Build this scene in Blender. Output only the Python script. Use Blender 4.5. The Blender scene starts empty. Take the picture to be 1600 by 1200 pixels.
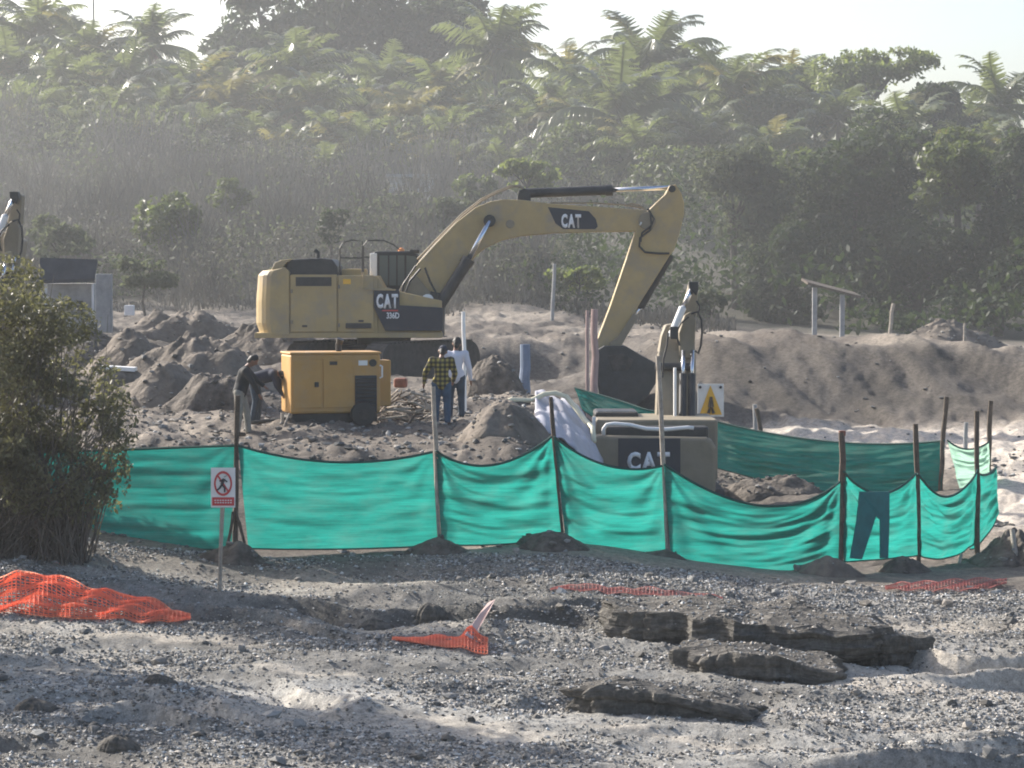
import bpy, bmesh, math, random
import numpy as np
from mathutils import Vector, Matrix, Euler

random.seed(7)
RNG = np.random.default_rng(11)
SC = bpy.context.scene
COL = SC.collection
PI = math.pi

# ------------------------------------------------------------------ camera, sky, sun, exposure
F = 4275.0                      # focal length in photo pixels (photo 1600 x 1200)
CAMZ = 4.5
TH = math.atan(173 / F)         # the camera looks down a little
cam_d = bpy.data.cameras.new('camera')
cam = bpy.data.objects.new('camera', cam_d)
COL.objects.link(cam)
cam.location = (0, 0, CAMZ)
cam.rotation_euler = (PI / 2 - TH, 0, 0)
cam_d.sensor_fit = 'HORIZONTAL'
cam_d.sensor_width = 36
cam_d.lens = F / 1600 * 36
cam_d.clip_start = 0.5
cam_d.clip_end = 3000
SC.camera = cam

SUN = Vector((-0.70, 0.52, 0.50)).normalized()      # direction towards the sun: behind the scene, to the left
elev = math.asin(SUN.z)
world = bpy.data.worlds.new('World')
SC.world = world
world.use_nodes = True
wn = world.node_tree
sky = wn.nodes.new('ShaderNodeTexSky')
sky.sky_type = 'NISHITA'
sky.sun_disc = False
sky.sun_elevation = elev
sky.sun_rotation = math.atan2(SUN.x, SUN.y)
sky.air_density = 0.85
sky.dust_density = 3.1
sky.ozone_density = 1.0
bg = wn.nodes['Background']
bg.inputs['Strength'].default_value = 0.135
wn.links.new(sky.outputs[0], bg.inputs['Color'])

sun_d = bpy.data.lights.new('sun', 'SUN')
sun_d.energy = 5.0
sun_d.angle = math.radians(0.5)
sun_d.color = (1.0, 0.94, 0.86)
sun = bpy.data.objects.new('sun', sun_d)
COL.objects.link(sun)
sun.rotation_euler = SUN.to_track_quat('Z', 'Y').to_euler()
sun.location = (-60, 60, 60)

SC.view_settings.view_transform = 'Standard'
SC.view_settings.look = 'None'
SC.view_settings.gamma = 1
SC.view_settings.use_curve_mapping = False
SC.view_settings.exposure = 0.85
SC.cycles.filter_width = 1.9
SC.cycles.volume_bounces = 1
SC.cycles.max_bounces = 8

# ------------------------------------------------------------------ helpers
def P(px, py, Y):
    """the point at depth Y that the photo shows at pixel (px, py)"""
    dx = (px - 800) / F
    dy = (600 - py) / F
    d = (dx, math.cos(TH) + dy * math.sin(TH), -math.sin(TH) + dy * math.cos(TH))
    t = Y / d[1]
    return Vector((d[0] * t, Y, CAMZ + d[2] * t))

def X(px, Y):
    return (px - 800) / F * Y / math.cos(TH)

def hash3(i, j, k, seed):
    n = (i * 374761393 + j * 668265263 + k * 2147483647 + seed * 1274126177) & 0xFFFFFFFF
    n = ((n ^ (n >> 13)) * 1274126177) & 0xFFFFFFFF
    n = (n ^ (n >> 16)) & 0xFFFFFF
    return n / float(0xFFFFFF)

def vnoise(x, y, z=None, seed=0):
    x = np.asarray(x, float); y = np.asarray(y, float)
    z = np.zeros_like(x) if z is None else np.asarray(z, float)
    i = np.floor(x).astype(np.int64); j = np.floor(y).astype(np.int64); k = np.floor(z).astype(np.int64)
    fx = x - i; fy = y - j; fz = z - k
    fx = fx * fx * (3 - 2 * fx); fy = fy * fy * (3 - 2 * fy); fz = fz * fz * (3 - 2 * fz)
    r = 0
    for a in (0, 1):
        wa = fx if a else 1 - fx
        for b in (0, 1):
            wb = fy if b else 1 - fy
            for c in (0, 1):
                wc = fz if c else 1 - fz
                r = r + wa * wb * wc * hash3(i + a, j + b, k + c, seed)
    return r * 2 - 1

def fbm(x, y, z=None, octaves=4, seed=0, gain=0.5):
    r = 0; amp = 1.0; f = 1.0
    for o in range(octaves):
        r = r + amp * vnoise(np.asarray(x) * f, np.asarray(y) * f, None if z is None else np.asarray(z) * f, seed + o * 17)
        amp *= gain; f *= 2.03
    return r

def tag(o, label=None, cat=None, group=None, kind=None):
    if label: o['label'] = label
    if cat: o['category'] = cat
    if group: o['group'] = group
    if kind: o['kind'] = kind
    return o

def thing(name, loc, label, cat, group=None):
    o = bpy.data.objects.new(name, None)
    o.empty_display_size = 0.2
    COL.objects.link(o)
    o.location = loc
    return tag(o, label, cat, group)

def root_loc(o):
    v = Vector((0, 0, 0))
    while o is not None:
        v = v + o.location
        o = o.parent
    return v

def link(name, mesh, mat, parent=None):
    o = bpy.data.objects.new(name, mesh)
    COL.objects.link(o)
    if mat is not None and len(mesh.materials) == 0:
        for m in (mat if isinstance(mat, (list, tuple)) else [mat]):
            mesh.materials.append(m)
    if parent is not None:
        o.parent = parent
    return o

def np_mesh(name, verts, faces, n=4, smooth=False):
    """mesh from numpy arrays, all faces with n corners"""
    me = bpy.data.meshes.new(name)
    verts = np.asarray(verts, np.float32); faces = np.asarray(faces, np.int32)
    me.vertices.add(len(verts)); me.vertices.foreach_set('co', verts.ravel())
    me.loops.add(faces.size); me.loops.foreach_set('vertex_index', faces.ravel())
    me.polygons.add(len(faces))
    me.polygons.foreach_set('loop_start', np.arange(0, faces.size, n, dtype=np.int32))
    me.polygons.foreach_set('loop_total', np.full(len(faces), n, np.int32))
    me.polygons.foreach_set('use_smooth', np.full(len(faces), smooth))
    me.update(calc_edges=True)
    return me

class MB:
    def __init__(self, M=None):
        self.v = []; self.f = []; self.M = M or Matrix()
    def add(self, vs, fs):
        b = len(self.v)
        self.v += [self.M @ Vector(p) for p in vs]
        self.f += [tuple(b + i for i in f) for f in fs]
        return self
    def box(self, c, s, R=None):
        cx, cy, cz = c; hx, hy, hz = s[0] / 2, s[1] / 2, s[2] / 2
        vs = [Vector((x, y, z)) for x in (-hx, hx) for y in (-hy, hy) for z in (-hz, hz)]
        if R is not None: vs = [R @ p for p in vs]
        vs = [p + Vector(c) for p in vs]
        return self.add(vs, [(0, 1, 3, 2), (4, 6, 7, 5), (0, 4, 5, 1), (2, 3, 7, 6), (0, 2, 6, 4), (1, 5, 7, 3)])
    def prism(self, pts, depth):
        """pts: 3-D outline, extruded by the vector depth"""
        n = len(pts); d = Vector(depth)
        vs = [Vector(p) for p in pts] + [Vector(p) + d for p in pts]
        fs = [tuple(range(n)), tuple(range(2 * n - 1, n - 1, -1))]
        for i in range(n):
            j = (i + 1) % n
            fs.append((i, n + i, n + j, j))
        return self.add(vs, fs)
    def tube(self, pts, r, n=8, cap=True):
        pts = [Vector(p) for p in pts]
        rs = r if isinstance(r, (list, tuple)) else [r] * len(pts)
        vs = []; fs = []
        ref = Vector((0.123, 0.9, 0.31))
        for i, p in enumerate(pts):
            t = (pts[min(i + 1, len(pts) - 1)] - pts[max(i - 1, 0)]).normalized()
            if abs(t.dot(ref)) > 0.95: ref = Vector((0.9, 0.1, -0.3))
            a = t.cross(ref).normalized(); b = t.cross(a)
            for k in range(n):
                w = 2 * PI * k / n
                vs.append(p + (a * math.cos(w) + b * math.sin(w)) * rs[i])
        for i in range(len(pts) - 1):
            for k in range(n):
                k2 = (k + 1) % n
                fs.append((i * n + k, i * n + k2, (i + 1) * n + k2, (i + 1) * n + k))
        if cap:
            fs.append(tuple(range(n - 1, -1, -1)))
            fs.append(tuple((len(pts) - 1) * n + k for k in range(n)))
        return self.add(vs, fs)
    def capsule(self, a, b, ra, rb, n=10):
        a = Vector(a); b = Vector(b); t = (b - a)
        L = t.length
        t = t / L if L > 1e-6 else Vector((0, 0, 1))
        pts = []; rs = []
        for w in (-85, -55, -25): pts.append(a + t * ra * math.sin(math.radians(w))); rs.append(ra * math.cos(math.radians(w)))
        pts.append(a); rs.append(ra); pts.append(b); rs.append(rb)
        for w in (25, 55, 85): pts.append(b + t * rb * math.sin(math.radians(w))); rs.append(rb * math.cos(math.radians(w)))
        return self.tube(pts, rs, n)
    def build(self, name, mat, parent=None, bevel=0, smooth=False):
        off = root_loc(parent) if parent is not None else Vector((0, 0, 0))
        me = bpy.data.meshes.new(name)
        me.from_pydata([tuple(p - off) for p in self.v], [], self.f)
        bm = bmesh.new(); bm.from_mesh(me)
        bmesh.ops.recalc_face_normals(bm, faces=bm.faces)
        bm.to_mesh(me); bm.free()
        if smooth:
            me.polygons.foreach_set('use_smooth', np.full(len(me.polygons), True))
        o = link(name, me, mat, parent)
        if bevel:
            m = o.modifiers.new('bevel', 'BEVEL'); m.width = bevel; m.segments = 2; m.limit_method = 'ANGLE'; m.angle_limit = math.radians(40)
        return o

def copy_tree(o, parent=None):
    c = o.copy(); COL.objects.link(c); c.parent = parent
    for ch in list(o.children): copy_tree(ch, c)
    return c

# ------------------------------------------------------------------ materials
def mat(name, col, rough=0.7, var=0.0, scale=3.0, metal=0.0, bump=0.0, bscale=20.0, trans=0.0, tcol=None, spec=0.5,
        col2=None, stain=None, stain_scale=1.2, stain_amt=0.5, objrand=0.0):
    m = bpy.data.materials.new(name); m.use_nodes = True
    nt = m.node_tree; N = nt.nodes; L = nt.links
    p = N['Principled BSDF']
    p.inputs['Roughness'].default_value = rough
    p.inputs['Metallic'].default_value = metal
    p.inputs['Specular IOR Level'].default_value = spec
    tc = N.new('ShaderNodeTexCoord')
    cur = None
    rgb = N.new('ShaderNodeRGB'); rgb.outputs[0].default_value = (*col, 1)
    cur = rgb.outputs[0]
    if var or col2:
        no = N.new('ShaderNodeTexNoise'); no.inputs['Scale'].default_value = scale; no.inputs['Detail'].default_value = 6
        no.inputs['Roughness'].default_value = 0.65
        L.new(tc.outputs['Object'], no.inputs['Vector'])
        mx = N.new('ShaderNodeMix'); mx.data_type = 'RGBA'
        c2 = col2 or tuple(c * (1 - var) for c in col)
        c1 = col if col2 else tuple(min(1, c * (1 + var)) for c in col)
        mx.inputs[6].default_value = (*c1, 1); mx.inputs[7].default_value = (*c2, 1)
        rp = N.new('ShaderNodeMapRange'); rp.inputs[1].default_value = 0.35; rp.inputs[2].default_value = 0.65
        L.new(no.outputs['Fac'], rp.inputs[0]); L.new(rp.outputs[0], mx.inputs[0])
        cur = mx.outputs[2]
    if stain:
        n2 = N.new('ShaderNodeTexNoise'); n2.inputs['Scale'].default_value = stain_scale; n2.inputs['Detail'].default_value = 8
        n2.inputs['Roughness'].default_value = 0.7
        L.new(tc.outputs['Object'], n2.inputs['Vector'])
        r2 = N.new('ShaderNodeMapRange'); r2.inputs[1].default_value = 0.45; r2.inputs[2].default_value = 0.72
        r2.inputs[4].default_value = stain_amt
        L.new(n2.outputs['Fac'], r2.inputs[0])
        m2 = N.new('ShaderNodeMix'); m2.data_type = 'RGBA'; m2.inputs[7].default_value = (*stain, 1)
        L.new(r2.outputs[0], m2.inputs[0]); L.new(cur, m2.inputs[6]); cur = m2.outputs[2]
    if objrand:
        oi = N.new('ShaderNodeObjectInfo')
        hs = N.new('ShaderNodeHueSaturation')
        r3 = N.new('ShaderNodeMapRange'); r3.inputs[3].default_value = 1 - objrand; r3.inputs[4].default_value = 1 + objrand
        L.new(oi.outputs['Random'], r3.inputs[0]); L.new(r3.outputs[0], hs.inputs['Value'])
        r4 = N.new('ShaderNodeMapRange'); r4.inputs[3].default_value = 0.52; r4.inputs[4].default_value = 0.47
        L.new(oi.outputs['Random'], r4.inputs[0]); L.new(r4.outputs[0], hs.inputs['Hue'])
        L.new(cur, hs.inputs['Color']); cur = hs.outputs[0]
    L.new(cur, p.inputs['Base Color'])
    if bump:
        nb = N.new('ShaderNodeTexNoise'); nb.inputs['Scale'].default_value = bscale; nb.inputs['Detail'].default_value = 6
        L.new(tc.outputs['Object'], nb.inputs['Vector'])
        bp = N.new('ShaderNodeBump'); bp.inputs['Strength'].default_value = bump; bp.inputs['Distance'].default_value = 0.05
        L.new(nb.outputs['Fac'], bp.inputs['Height']); L.new(bp.outputs[0], p.inputs['Normal'])
    if trans:
        tr = N.new('ShaderNodeBsdfTranslucent')
        if tcol: tr.inputs['Color'].default_value = (*tcol, 1)
        else: L.new(cur, tr.inputs['Color'])
        ms = N.new('ShaderNodeMixShader'); ms.inputs[0].default_value = trans
        L.new(p.outputs[0], ms.inputs[1]); L.new(tr.outputs[0], ms.inputs[2])
        L.new(ms.outputs[0], N['Material Output'].inputs['Surface'])
    return m

def attr_mat(name, rough=0.9, scale=9.0, amt=0.45, bump=0.5, bscale=30.0):
    """base colour from the mesh's own colour attribute, broken up by noise"""
    m = bpy.data.materials.new(name); m.use_nodes = True
    N = m.node_tree.nodes; L = m.node_tree.links
    p = N['Principled BSDF']; p.inputs['Roughness'].default_value = rough; p.inputs['Specular IOR Level'].default_value = 0.25
    at = N.new('ShaderNodeAttribute'); at.attribute_name = 'soil'
    tc = N.new('ShaderNodeTexCoord')
    cur = at.outputs['Color']
    for s, a in ((scale, amt), (scale * 5.3, amt * 0.8)):
        no = N.new('ShaderNodeTexNoise'); no.inputs['Scale'].default_value = s; no.inputs['Detail'].default_value = 8; no.inputs['Roughness'].default_value = 0.7
        L.new(tc.outputs['Object'], no.inputs['Vector'])
        r = N.new('ShaderNodeMapRange'); r.inputs[1].default_value = 0.3; r.inputs[2].default_value = 0.7
        r.inputs[3].default_value = 1 - a; r.inputs[4].default_value = 1 + a
        L.new(no.outputs['Fac'], r.inputs[0])
        mx = N.new('ShaderNodeVectorMath'); mx.operation = 'SCALE'
        L.new(cur, mx.inputs[0]); L.new(r.outputs[0], mx.inputs['Scale']); cur = mx.outputs[0]
    L.new(cur, p.inputs['Base Color'])
    nb = N.new('ShaderNodeTexNoise'); nb.inputs['Scale'].default_value = bscale; nb.inputs['Detail'].default_value = 8; nb.inputs['Roughness'].default_value = 0.7
    L.new(tc.outputs['Object'], nb.inputs['Vector'])
    bp = N.new('ShaderNodeBump'); bp.inputs['Strength'].default_value = bump; bp.inputs['Distance'].default_value = 0.06
    L.new(nb.outputs['Fac'], bp.inputs['Height']); L.new(bp.outputs[0], p.inputs['Normal'])
    return m

def set_attr(me, cols):
    a = me.color_attributes.new('soil', 'FLOAT_COLOR', 'POINT')
    c = np.ones((len(cols), 4), np.float32); c[:, :3] = cols
    a.data.foreach_set('color', c.ravel())

DUST = (0.36, 0.31, 0.24)
M_yellow = mat('dusty yellow paint', (0.42, 0.305, 0.135), 0.55, var=0.07, scale=1.3, stain=(0.27, 0.235, 0.185), stain_amt=0.8, stain_scale=1.6, bump=0.06, bscale=6)
M_yellow2 = mat('mud stained yellow paint', (0.22, 0.185, 0.125), 0.65, var=0.12, scale=2, stain=(0.22, 0.19, 0.15), stain_amt=0.7, bump=0.08)
M_gen = mat('generator yellow paint', (0.47, 0.255, 0.065), 0.5, var=0.08, scale=1.5, stain=DUST, stain_amt=0.5)
M_navy = mat('dark blue black decal', (0.012, 0.018, 0.032), 0.5, stain=(0.06, 0.06, 0.06), stain_amt=0.3)
M_black = mat('black steel', (0.018, 0.019, 0.02), 0.5, var=0.3, stain=(0.10, 0.09, 0.08), stain_amt=0.4)
M_track = mat('muddy track steel', (0.045, 0.042, 0.038), 0.8, var=0.4, scale=6, bump=0.3)
M_bucket = mat('worn bucket steel', (0.022, 0.026, 0.028), 0.6, var=0.4, scale=3, stain=(0.07, 0.065, 0.055), stain_amt=0.5, bump=0.15)
M_white = mat('white paint', (0.78, 0.78, 0.76), 0.5, stain=(0.5, 0.47, 0.42), stain_amt=0.4)
M_letter = mat('white lettering', (0.80, 0.80, 0.80), 0.5)
M_chrome = mat('polished cylinder rod', (0.62, 0.64, 0.68), 0.22, metal=1.0)
M_glass = mat('cab glass', (0.10, 0.12, 0.115), 0.08, spec=0.8)
M_hose = mat('black rubber hose', (0.02, 0.02, 0.02), 0.55)
M_red = mat('red print', (0.55, 0.06, 0.06), 0.6)
M_redbrown = mat('rusty steel', (0.22, 0.09, 0.06), 0.8, var=0.4, scale=5)
M_orange = mat('orange beacon lens', (0.75, 0.25, 0.05), 0.3)
def cloth_mat():
    """woven shade cloth: streaked weave, faded and dusty patches, lets light through"""
    m = bpy.data.materials.new('green shade cloth'); m.use_nodes = True
    N = m.node_tree.nodes; L = m.node_tree.links; p = N['Principled BSDF']
    p.inputs['Roughness'].default_value = 0.7; p.inputs['Specular IOR Level'].default_value = 0.2
    tc = N.new('ShaderNodeTexCoord')
    def noise(scale, vec, lo, hi, a, b):
        mp = N.new('ShaderNodeMapping'); mp.inputs['Scale'].default_value = vec; L.new(tc.outputs['Object'], mp.inputs[0])
        n = N.new('ShaderNodeTexNoise'); n.inputs['Scale'].default_value = scale; n.inputs['Detail'].default_value = 7; n.inputs['Roughness'].default_value = 0.65
        L.new(mp.outputs[0], n.inputs['Vector']); r = N.new('ShaderNodeMapRange')
        r.inputs[1].default_value = lo; r.inputs[2].default_value = hi; r.inputs[3].default_value = a; r.inputs[4].default_value = b
        L.new(n.outputs['Fac'], r.inputs[0]); return r.outputs[0]
    weave = noise(1.0, (2.0, 2.0, 38.0), 0.3, 0.7, 0.72, 1.22)
    blotch = noise(1.0, (0.7, 0.7, 1.4), 0.3, 0.7, 0.82, 1.15)
    dust = noise(1.0, (1.6, 1.6, 3.0), 0.46, 0.76, 0.0, 0.55)
    mul = N.new('ShaderNodeMath'); mul.operation = 'MULTIPLY'; L.new(weave, mul.inputs[0]); L.new(blotch, mul.inputs[1])
    def shade(col, dcol):
        v = N.new('ShaderNodeVectorMath'); v.operation = 'SCALE'; v.inputs[0].default_value = col; L.new(mul.outputs[0], v.inputs['Scale'])
        mx = N.new('ShaderNodeMix'); mx.data_type = 'RGBA'; L.new(dust, mx.inputs[0]); L.new(v.outputs[0], mx.inputs[6]); mx.inputs[7].default_value = (*dcol, 1)
        return mx.outputs[2]
    L.new(shade((0.010, 0.125, 0.105), (0.15, 0.20, 0.17)), p.inputs['Base Color'])
    tr = N.new('ShaderNodeBsdfTranslucent'); L.new(shade((0.018, 0.265, 0.225), (0.085, 0.25, 0.215)), tr.inputs['Color'])
    ms = N.new('ShaderNodeMixShader'); ms.inputs[0].default_value = 0.62
    L.new(p.outputs[0], ms.inputs[1]); L.new(tr.outputs[0], ms.inputs[2]); L.new(ms.outputs[0], N['Material Output'].inputs['Surface'])
    return m
M_mesh = cloth_mat()
M_meshdark = mat('green shade cloth hem', (0.006, 0.07, 0.06), 0.7, trans=0.2)
M_meshlit = mat('sunlit pale shade cloth', (0.26, 0.45, 0.36), 0.7, trans=0.6, tcol=(0.34, 0.55, 0.44))  # same green cloth, its bright sunlit look put into the colour
M_wood = mat('weathered wood', (0.085, 0.065, 0.048), 0.85, var=0.35, scale=9, bump=0.4, bscale=40)
M_woodpale = mat('pale weathered wood', (0.34, 0.30, 0.25), 0.85, var=0.25, scale=9, bump=0.3, bscale=40)
M_net_o = mat('orange plastic netting', (0.88, 0.30, 0.19), 0.7, var=0.15, scale=2, trans=0.5, tcol=(0.98, 0.42, 0.28), stain=(0.5, 0.38, 0.32), stain_amt=0.5)
M_net_p = mat('dusty pink netting', (0.55, 0.22, 0.19), 0.7, trans=0.3)
M_spoil = mat('spoil earth', (0.14, 0.118, 0.095), 0.95, var=0.35, scale=2.5, bump=0.8, bscale=9)
M_rubble = mat('dark rubble earth', (0.10, 0.085, 0.07), 0.95, var=0.5, scale=5, bump=0.9, bscale=12)
def rock_mat():
    m = bpy.data.materials.new('bedded beach rock'); m.use_nodes = True
    N = m.node_tree.nodes; L = m.node_tree.links; p = N['Principled BSDF']; p.inputs['Roughness'].default_value = 0.85; p.inputs['Specular IOR Level'].default_value = 0.3
    tc = N.new('ShaderNodeTexCoord')
    def noise(scale, vec, det=8):
        mp = N.new('ShaderNodeMapping'); mp.inputs['Scale'].default_value = vec; L.new(tc.outputs['Object'], mp.inputs[0])
        n = N.new('ShaderNodeTexNoise'); n.inputs['Scale'].default_value = scale; n.inputs['Detail'].default_value = det; n.inputs['Roughness'].default_value = 0.7
        L.new(mp.outputs[0], n.inputs['Vector']); return n.outputs['Fac']
    bed = noise(1.5, (1, 1, 11)); grit = noise(9, (1, 1, 1))
    cr = N.new('ShaderNodeValToRGB'); e = cr.color_ramp.elements
    e[0].position = 0.32; e[0].color = (0.032, 0.030, 0.026, 1); e[1].position = 0.72; e[1].color = (0.25, 0.23, 0.195, 1)
    k = e.new(0.5); k.color = (0.10, 0.092, 0.08, 1)
    mx = N.new('ShaderNodeMath'); mx.operation = 'MULTIPLY_ADD'; mx.inputs[1].default_value = 0.38; L.new(bed, mx.inputs[0])
    m2 = N.new('ShaderNodeMath'); m2.operation = 'MULTIPLY'; m2.inputs[1].default_value = 0.62; L.new(grit, m2.inputs[0]); L.new(m2.outputs[0], mx.inputs[2])
    L.new(mx.outputs[0], cr.inputs[0]); L.new(cr.outputs[0], p.inputs['Base Color'])
    bp = N.new('ShaderNodeBump'); bp.inputs['Strength'].default_value = 0.9; bp.inputs['Distance'].default_value = 0.09; L.new(mx.outputs[0], bp.inputs['Height']); L.new(bp.outputs[0], p.inputs['Normal'])
    return m
M_rock = rock_mat()
M_skin = mat('brown skin', (0.22, 0.11, 0.07), 0.55)
M_hair = mat('black hair', (0.012, 0.011, 0.01), 0.6)
M_cblack = mat('black cloth', (0.018, 0.02, 0.022), 0.9)
M_khaki = mat('khaki cloth', (0.23, 0.22, 0.19), 0.9, var=0.15, scale=9)
M_jeans = mat('blue denim', (0.035, 0.075, 0.13), 0.9, var=0.25, scale=10)
M_dkjeans = mat('dark denim', (0.03, 0.05, 0.075), 0.9, var=0.25, scale=10)
M_wshirt = mat('white shirt cloth', (0.60, 0.60, 0.66), 0.9)
M_boot = mat('worn brown boot leather', (0.07, 0.05, 0.035), 0.8)
M_navycloth = mat('navy cloth', (0.025, 0.03, 0.05), 0.9)

def plaid_mat():
    m = bpy.data.materials.new('yellow and black plaid cloth'); m.use_nodes = True
    N = m.node_tree.nodes; L = m.node_tree.links; p = N['Principled BSDF']; p.inputs['Roughness'].default_value = 0.9
    tc = N.new('ShaderNodeTexCoord'); sp = N.new('ShaderNodeSeparateXYZ'); L.new(tc.outputs['Object'], sp.inputs[0])
    def band(sock, freq, lo, hi):
        a = N.new('ShaderNodeMath'); a.operation = 'MULTIPLY'; a.inputs[1].default_value = freq; L.new(sock, a.inputs[0])
        b = N.new('ShaderNodeMath'); b.operation = 'FRACT'; L.new(a.outputs[0], b.inputs[0])
        c = N.new('ShaderNodeMath'); c.operation = 'GREATER_THAN'; c.inputs[1].default_value = 0.5; L.new(b.outputs[0], c.inputs[0])
        return c.outputs[0]
    bx = band(sp.outputs[0], 11, 0, 1); bz = band(sp.outputs[2], 11, 0, 1)
    ad = N.new('ShaderNodeMath'); ad.operation = 'ADD'; L.new(bx, ad.inputs[0]); L.new(bz, ad.inputs[1])
    hv = N.new('ShaderNodeMath'); hv.operation = 'MULTIPLY'; hv.inputs[1].default_value = 0.5; L.new(ad.outputs[0], hv.inputs[0])
    cr = N.new('ShaderNodeValToRGB'); e = cr.color_ramp.elements
    e[0].position = 0; e[0].color = (0.30, 0.25, 0.06, 1); e[1].position = 1; e[1].color = (0.012, 0.014, 0.012, 1)
    k = cr.color_ramp.elements.new(0.5); k.color = (0.09, 0.07, 0.02, 1)
    L.new(hv.outputs[0], cr.inputs[0]); L.new(cr.outputs[0], p.inputs['Base Color'])
    return m
M_plaid = plaid_mat()

LEAF = dict(rough=0.5, spec=0.4, trans=0.45)
M_palm = mat('palm frond', (0.068, 0.088, 0.030), var=0.3, scale=0.6, tcol=(0.18, 0.22, 0.065), objrand=0.55, rough=0.32, spec=0.6, trans=0.4)
M_palmy = mat('yellowing palm frond', (0.14, 0.135, 0.05), var=0.25, scale=0.6, tcol=(0.23, 0.21, 0.06), objrand=0.3, **LEAF)
M_palmdead = mat('dead palm frond', (0.22, 0.16, 0.10), var=0.3, scale=0.6, objrand=0.3, rough=0.8, trans=0.3)
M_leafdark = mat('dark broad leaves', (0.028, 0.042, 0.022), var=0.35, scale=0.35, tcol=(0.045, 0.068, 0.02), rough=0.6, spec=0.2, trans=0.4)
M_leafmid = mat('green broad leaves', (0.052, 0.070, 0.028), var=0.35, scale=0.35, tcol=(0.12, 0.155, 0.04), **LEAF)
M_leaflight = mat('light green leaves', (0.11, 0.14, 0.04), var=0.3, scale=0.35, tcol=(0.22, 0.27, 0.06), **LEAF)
M_leafgrey = mat('grey green leaves', (0.075, 0.09, 0.058), var=0.3, scale=0.35, tcol=(0.11, 0.13, 0.065), rough=0.65, spec=0.15, trans=0.45)
M_leafbush = mat('olive bush leaves', (0.135, 0.130, 0.085), var=0.4, scale=1.5, tcol=(0.17, 0.17, 0.07), **LEAF)
M_brush = mat('dry brush twigs', (0.105, 0.10, 0.088), 0.9, var=0.4, scale=0.25, trans=0.2)
M_trunk = mat('grey bark', (0.11, 0.095, 0.08), 0.9, var=0.3, scale=4, bump=0.4)
M_bark = mat('dark bark', (0.05, 0.042, 0.035), 0.9, var=0.3, scale=4, bump=0.4)
M_sheet = mat('pale ground sheet', (0.36, 0.36, 0.40), 0.7, var=0.12, scale=1.5, bump=0.3, bscale=4)
M_cream = mat('cream hose', (0.66, 0.62, 0.45), 0.5)
M_conc = mat('grey concrete', (0.30, 0.30, 0.30), 0.9, var=0.2, scale=2, bump=0.2)
M_roofdark = mat('dark roof sheet', (0.055, 0.055, 0.06), 0.8, var=0.2, scale=2)
M_wallwhite = mat('white wash wall', (0.62, 0.63, 0.66), 0.85, var=0.1, scale=1)
M_bluepipe = mat('faded blue plastic', (0.16, 0.21, 0.30), 0.6, var=0.15, scale=3)
M_pinkpipe = mat('dusty pink pipe', (0.36, 0.25, 0.23), 0.6, var=0.15, scale=3)
M_sign_y = mat('yellow sign print', (0.80, 0.45, 0.04), 0.5)
M_teal = mat('dark teal patch', (0.010, 0.135, 0.14), 0.85, var=0.15, scale=4)

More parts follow.
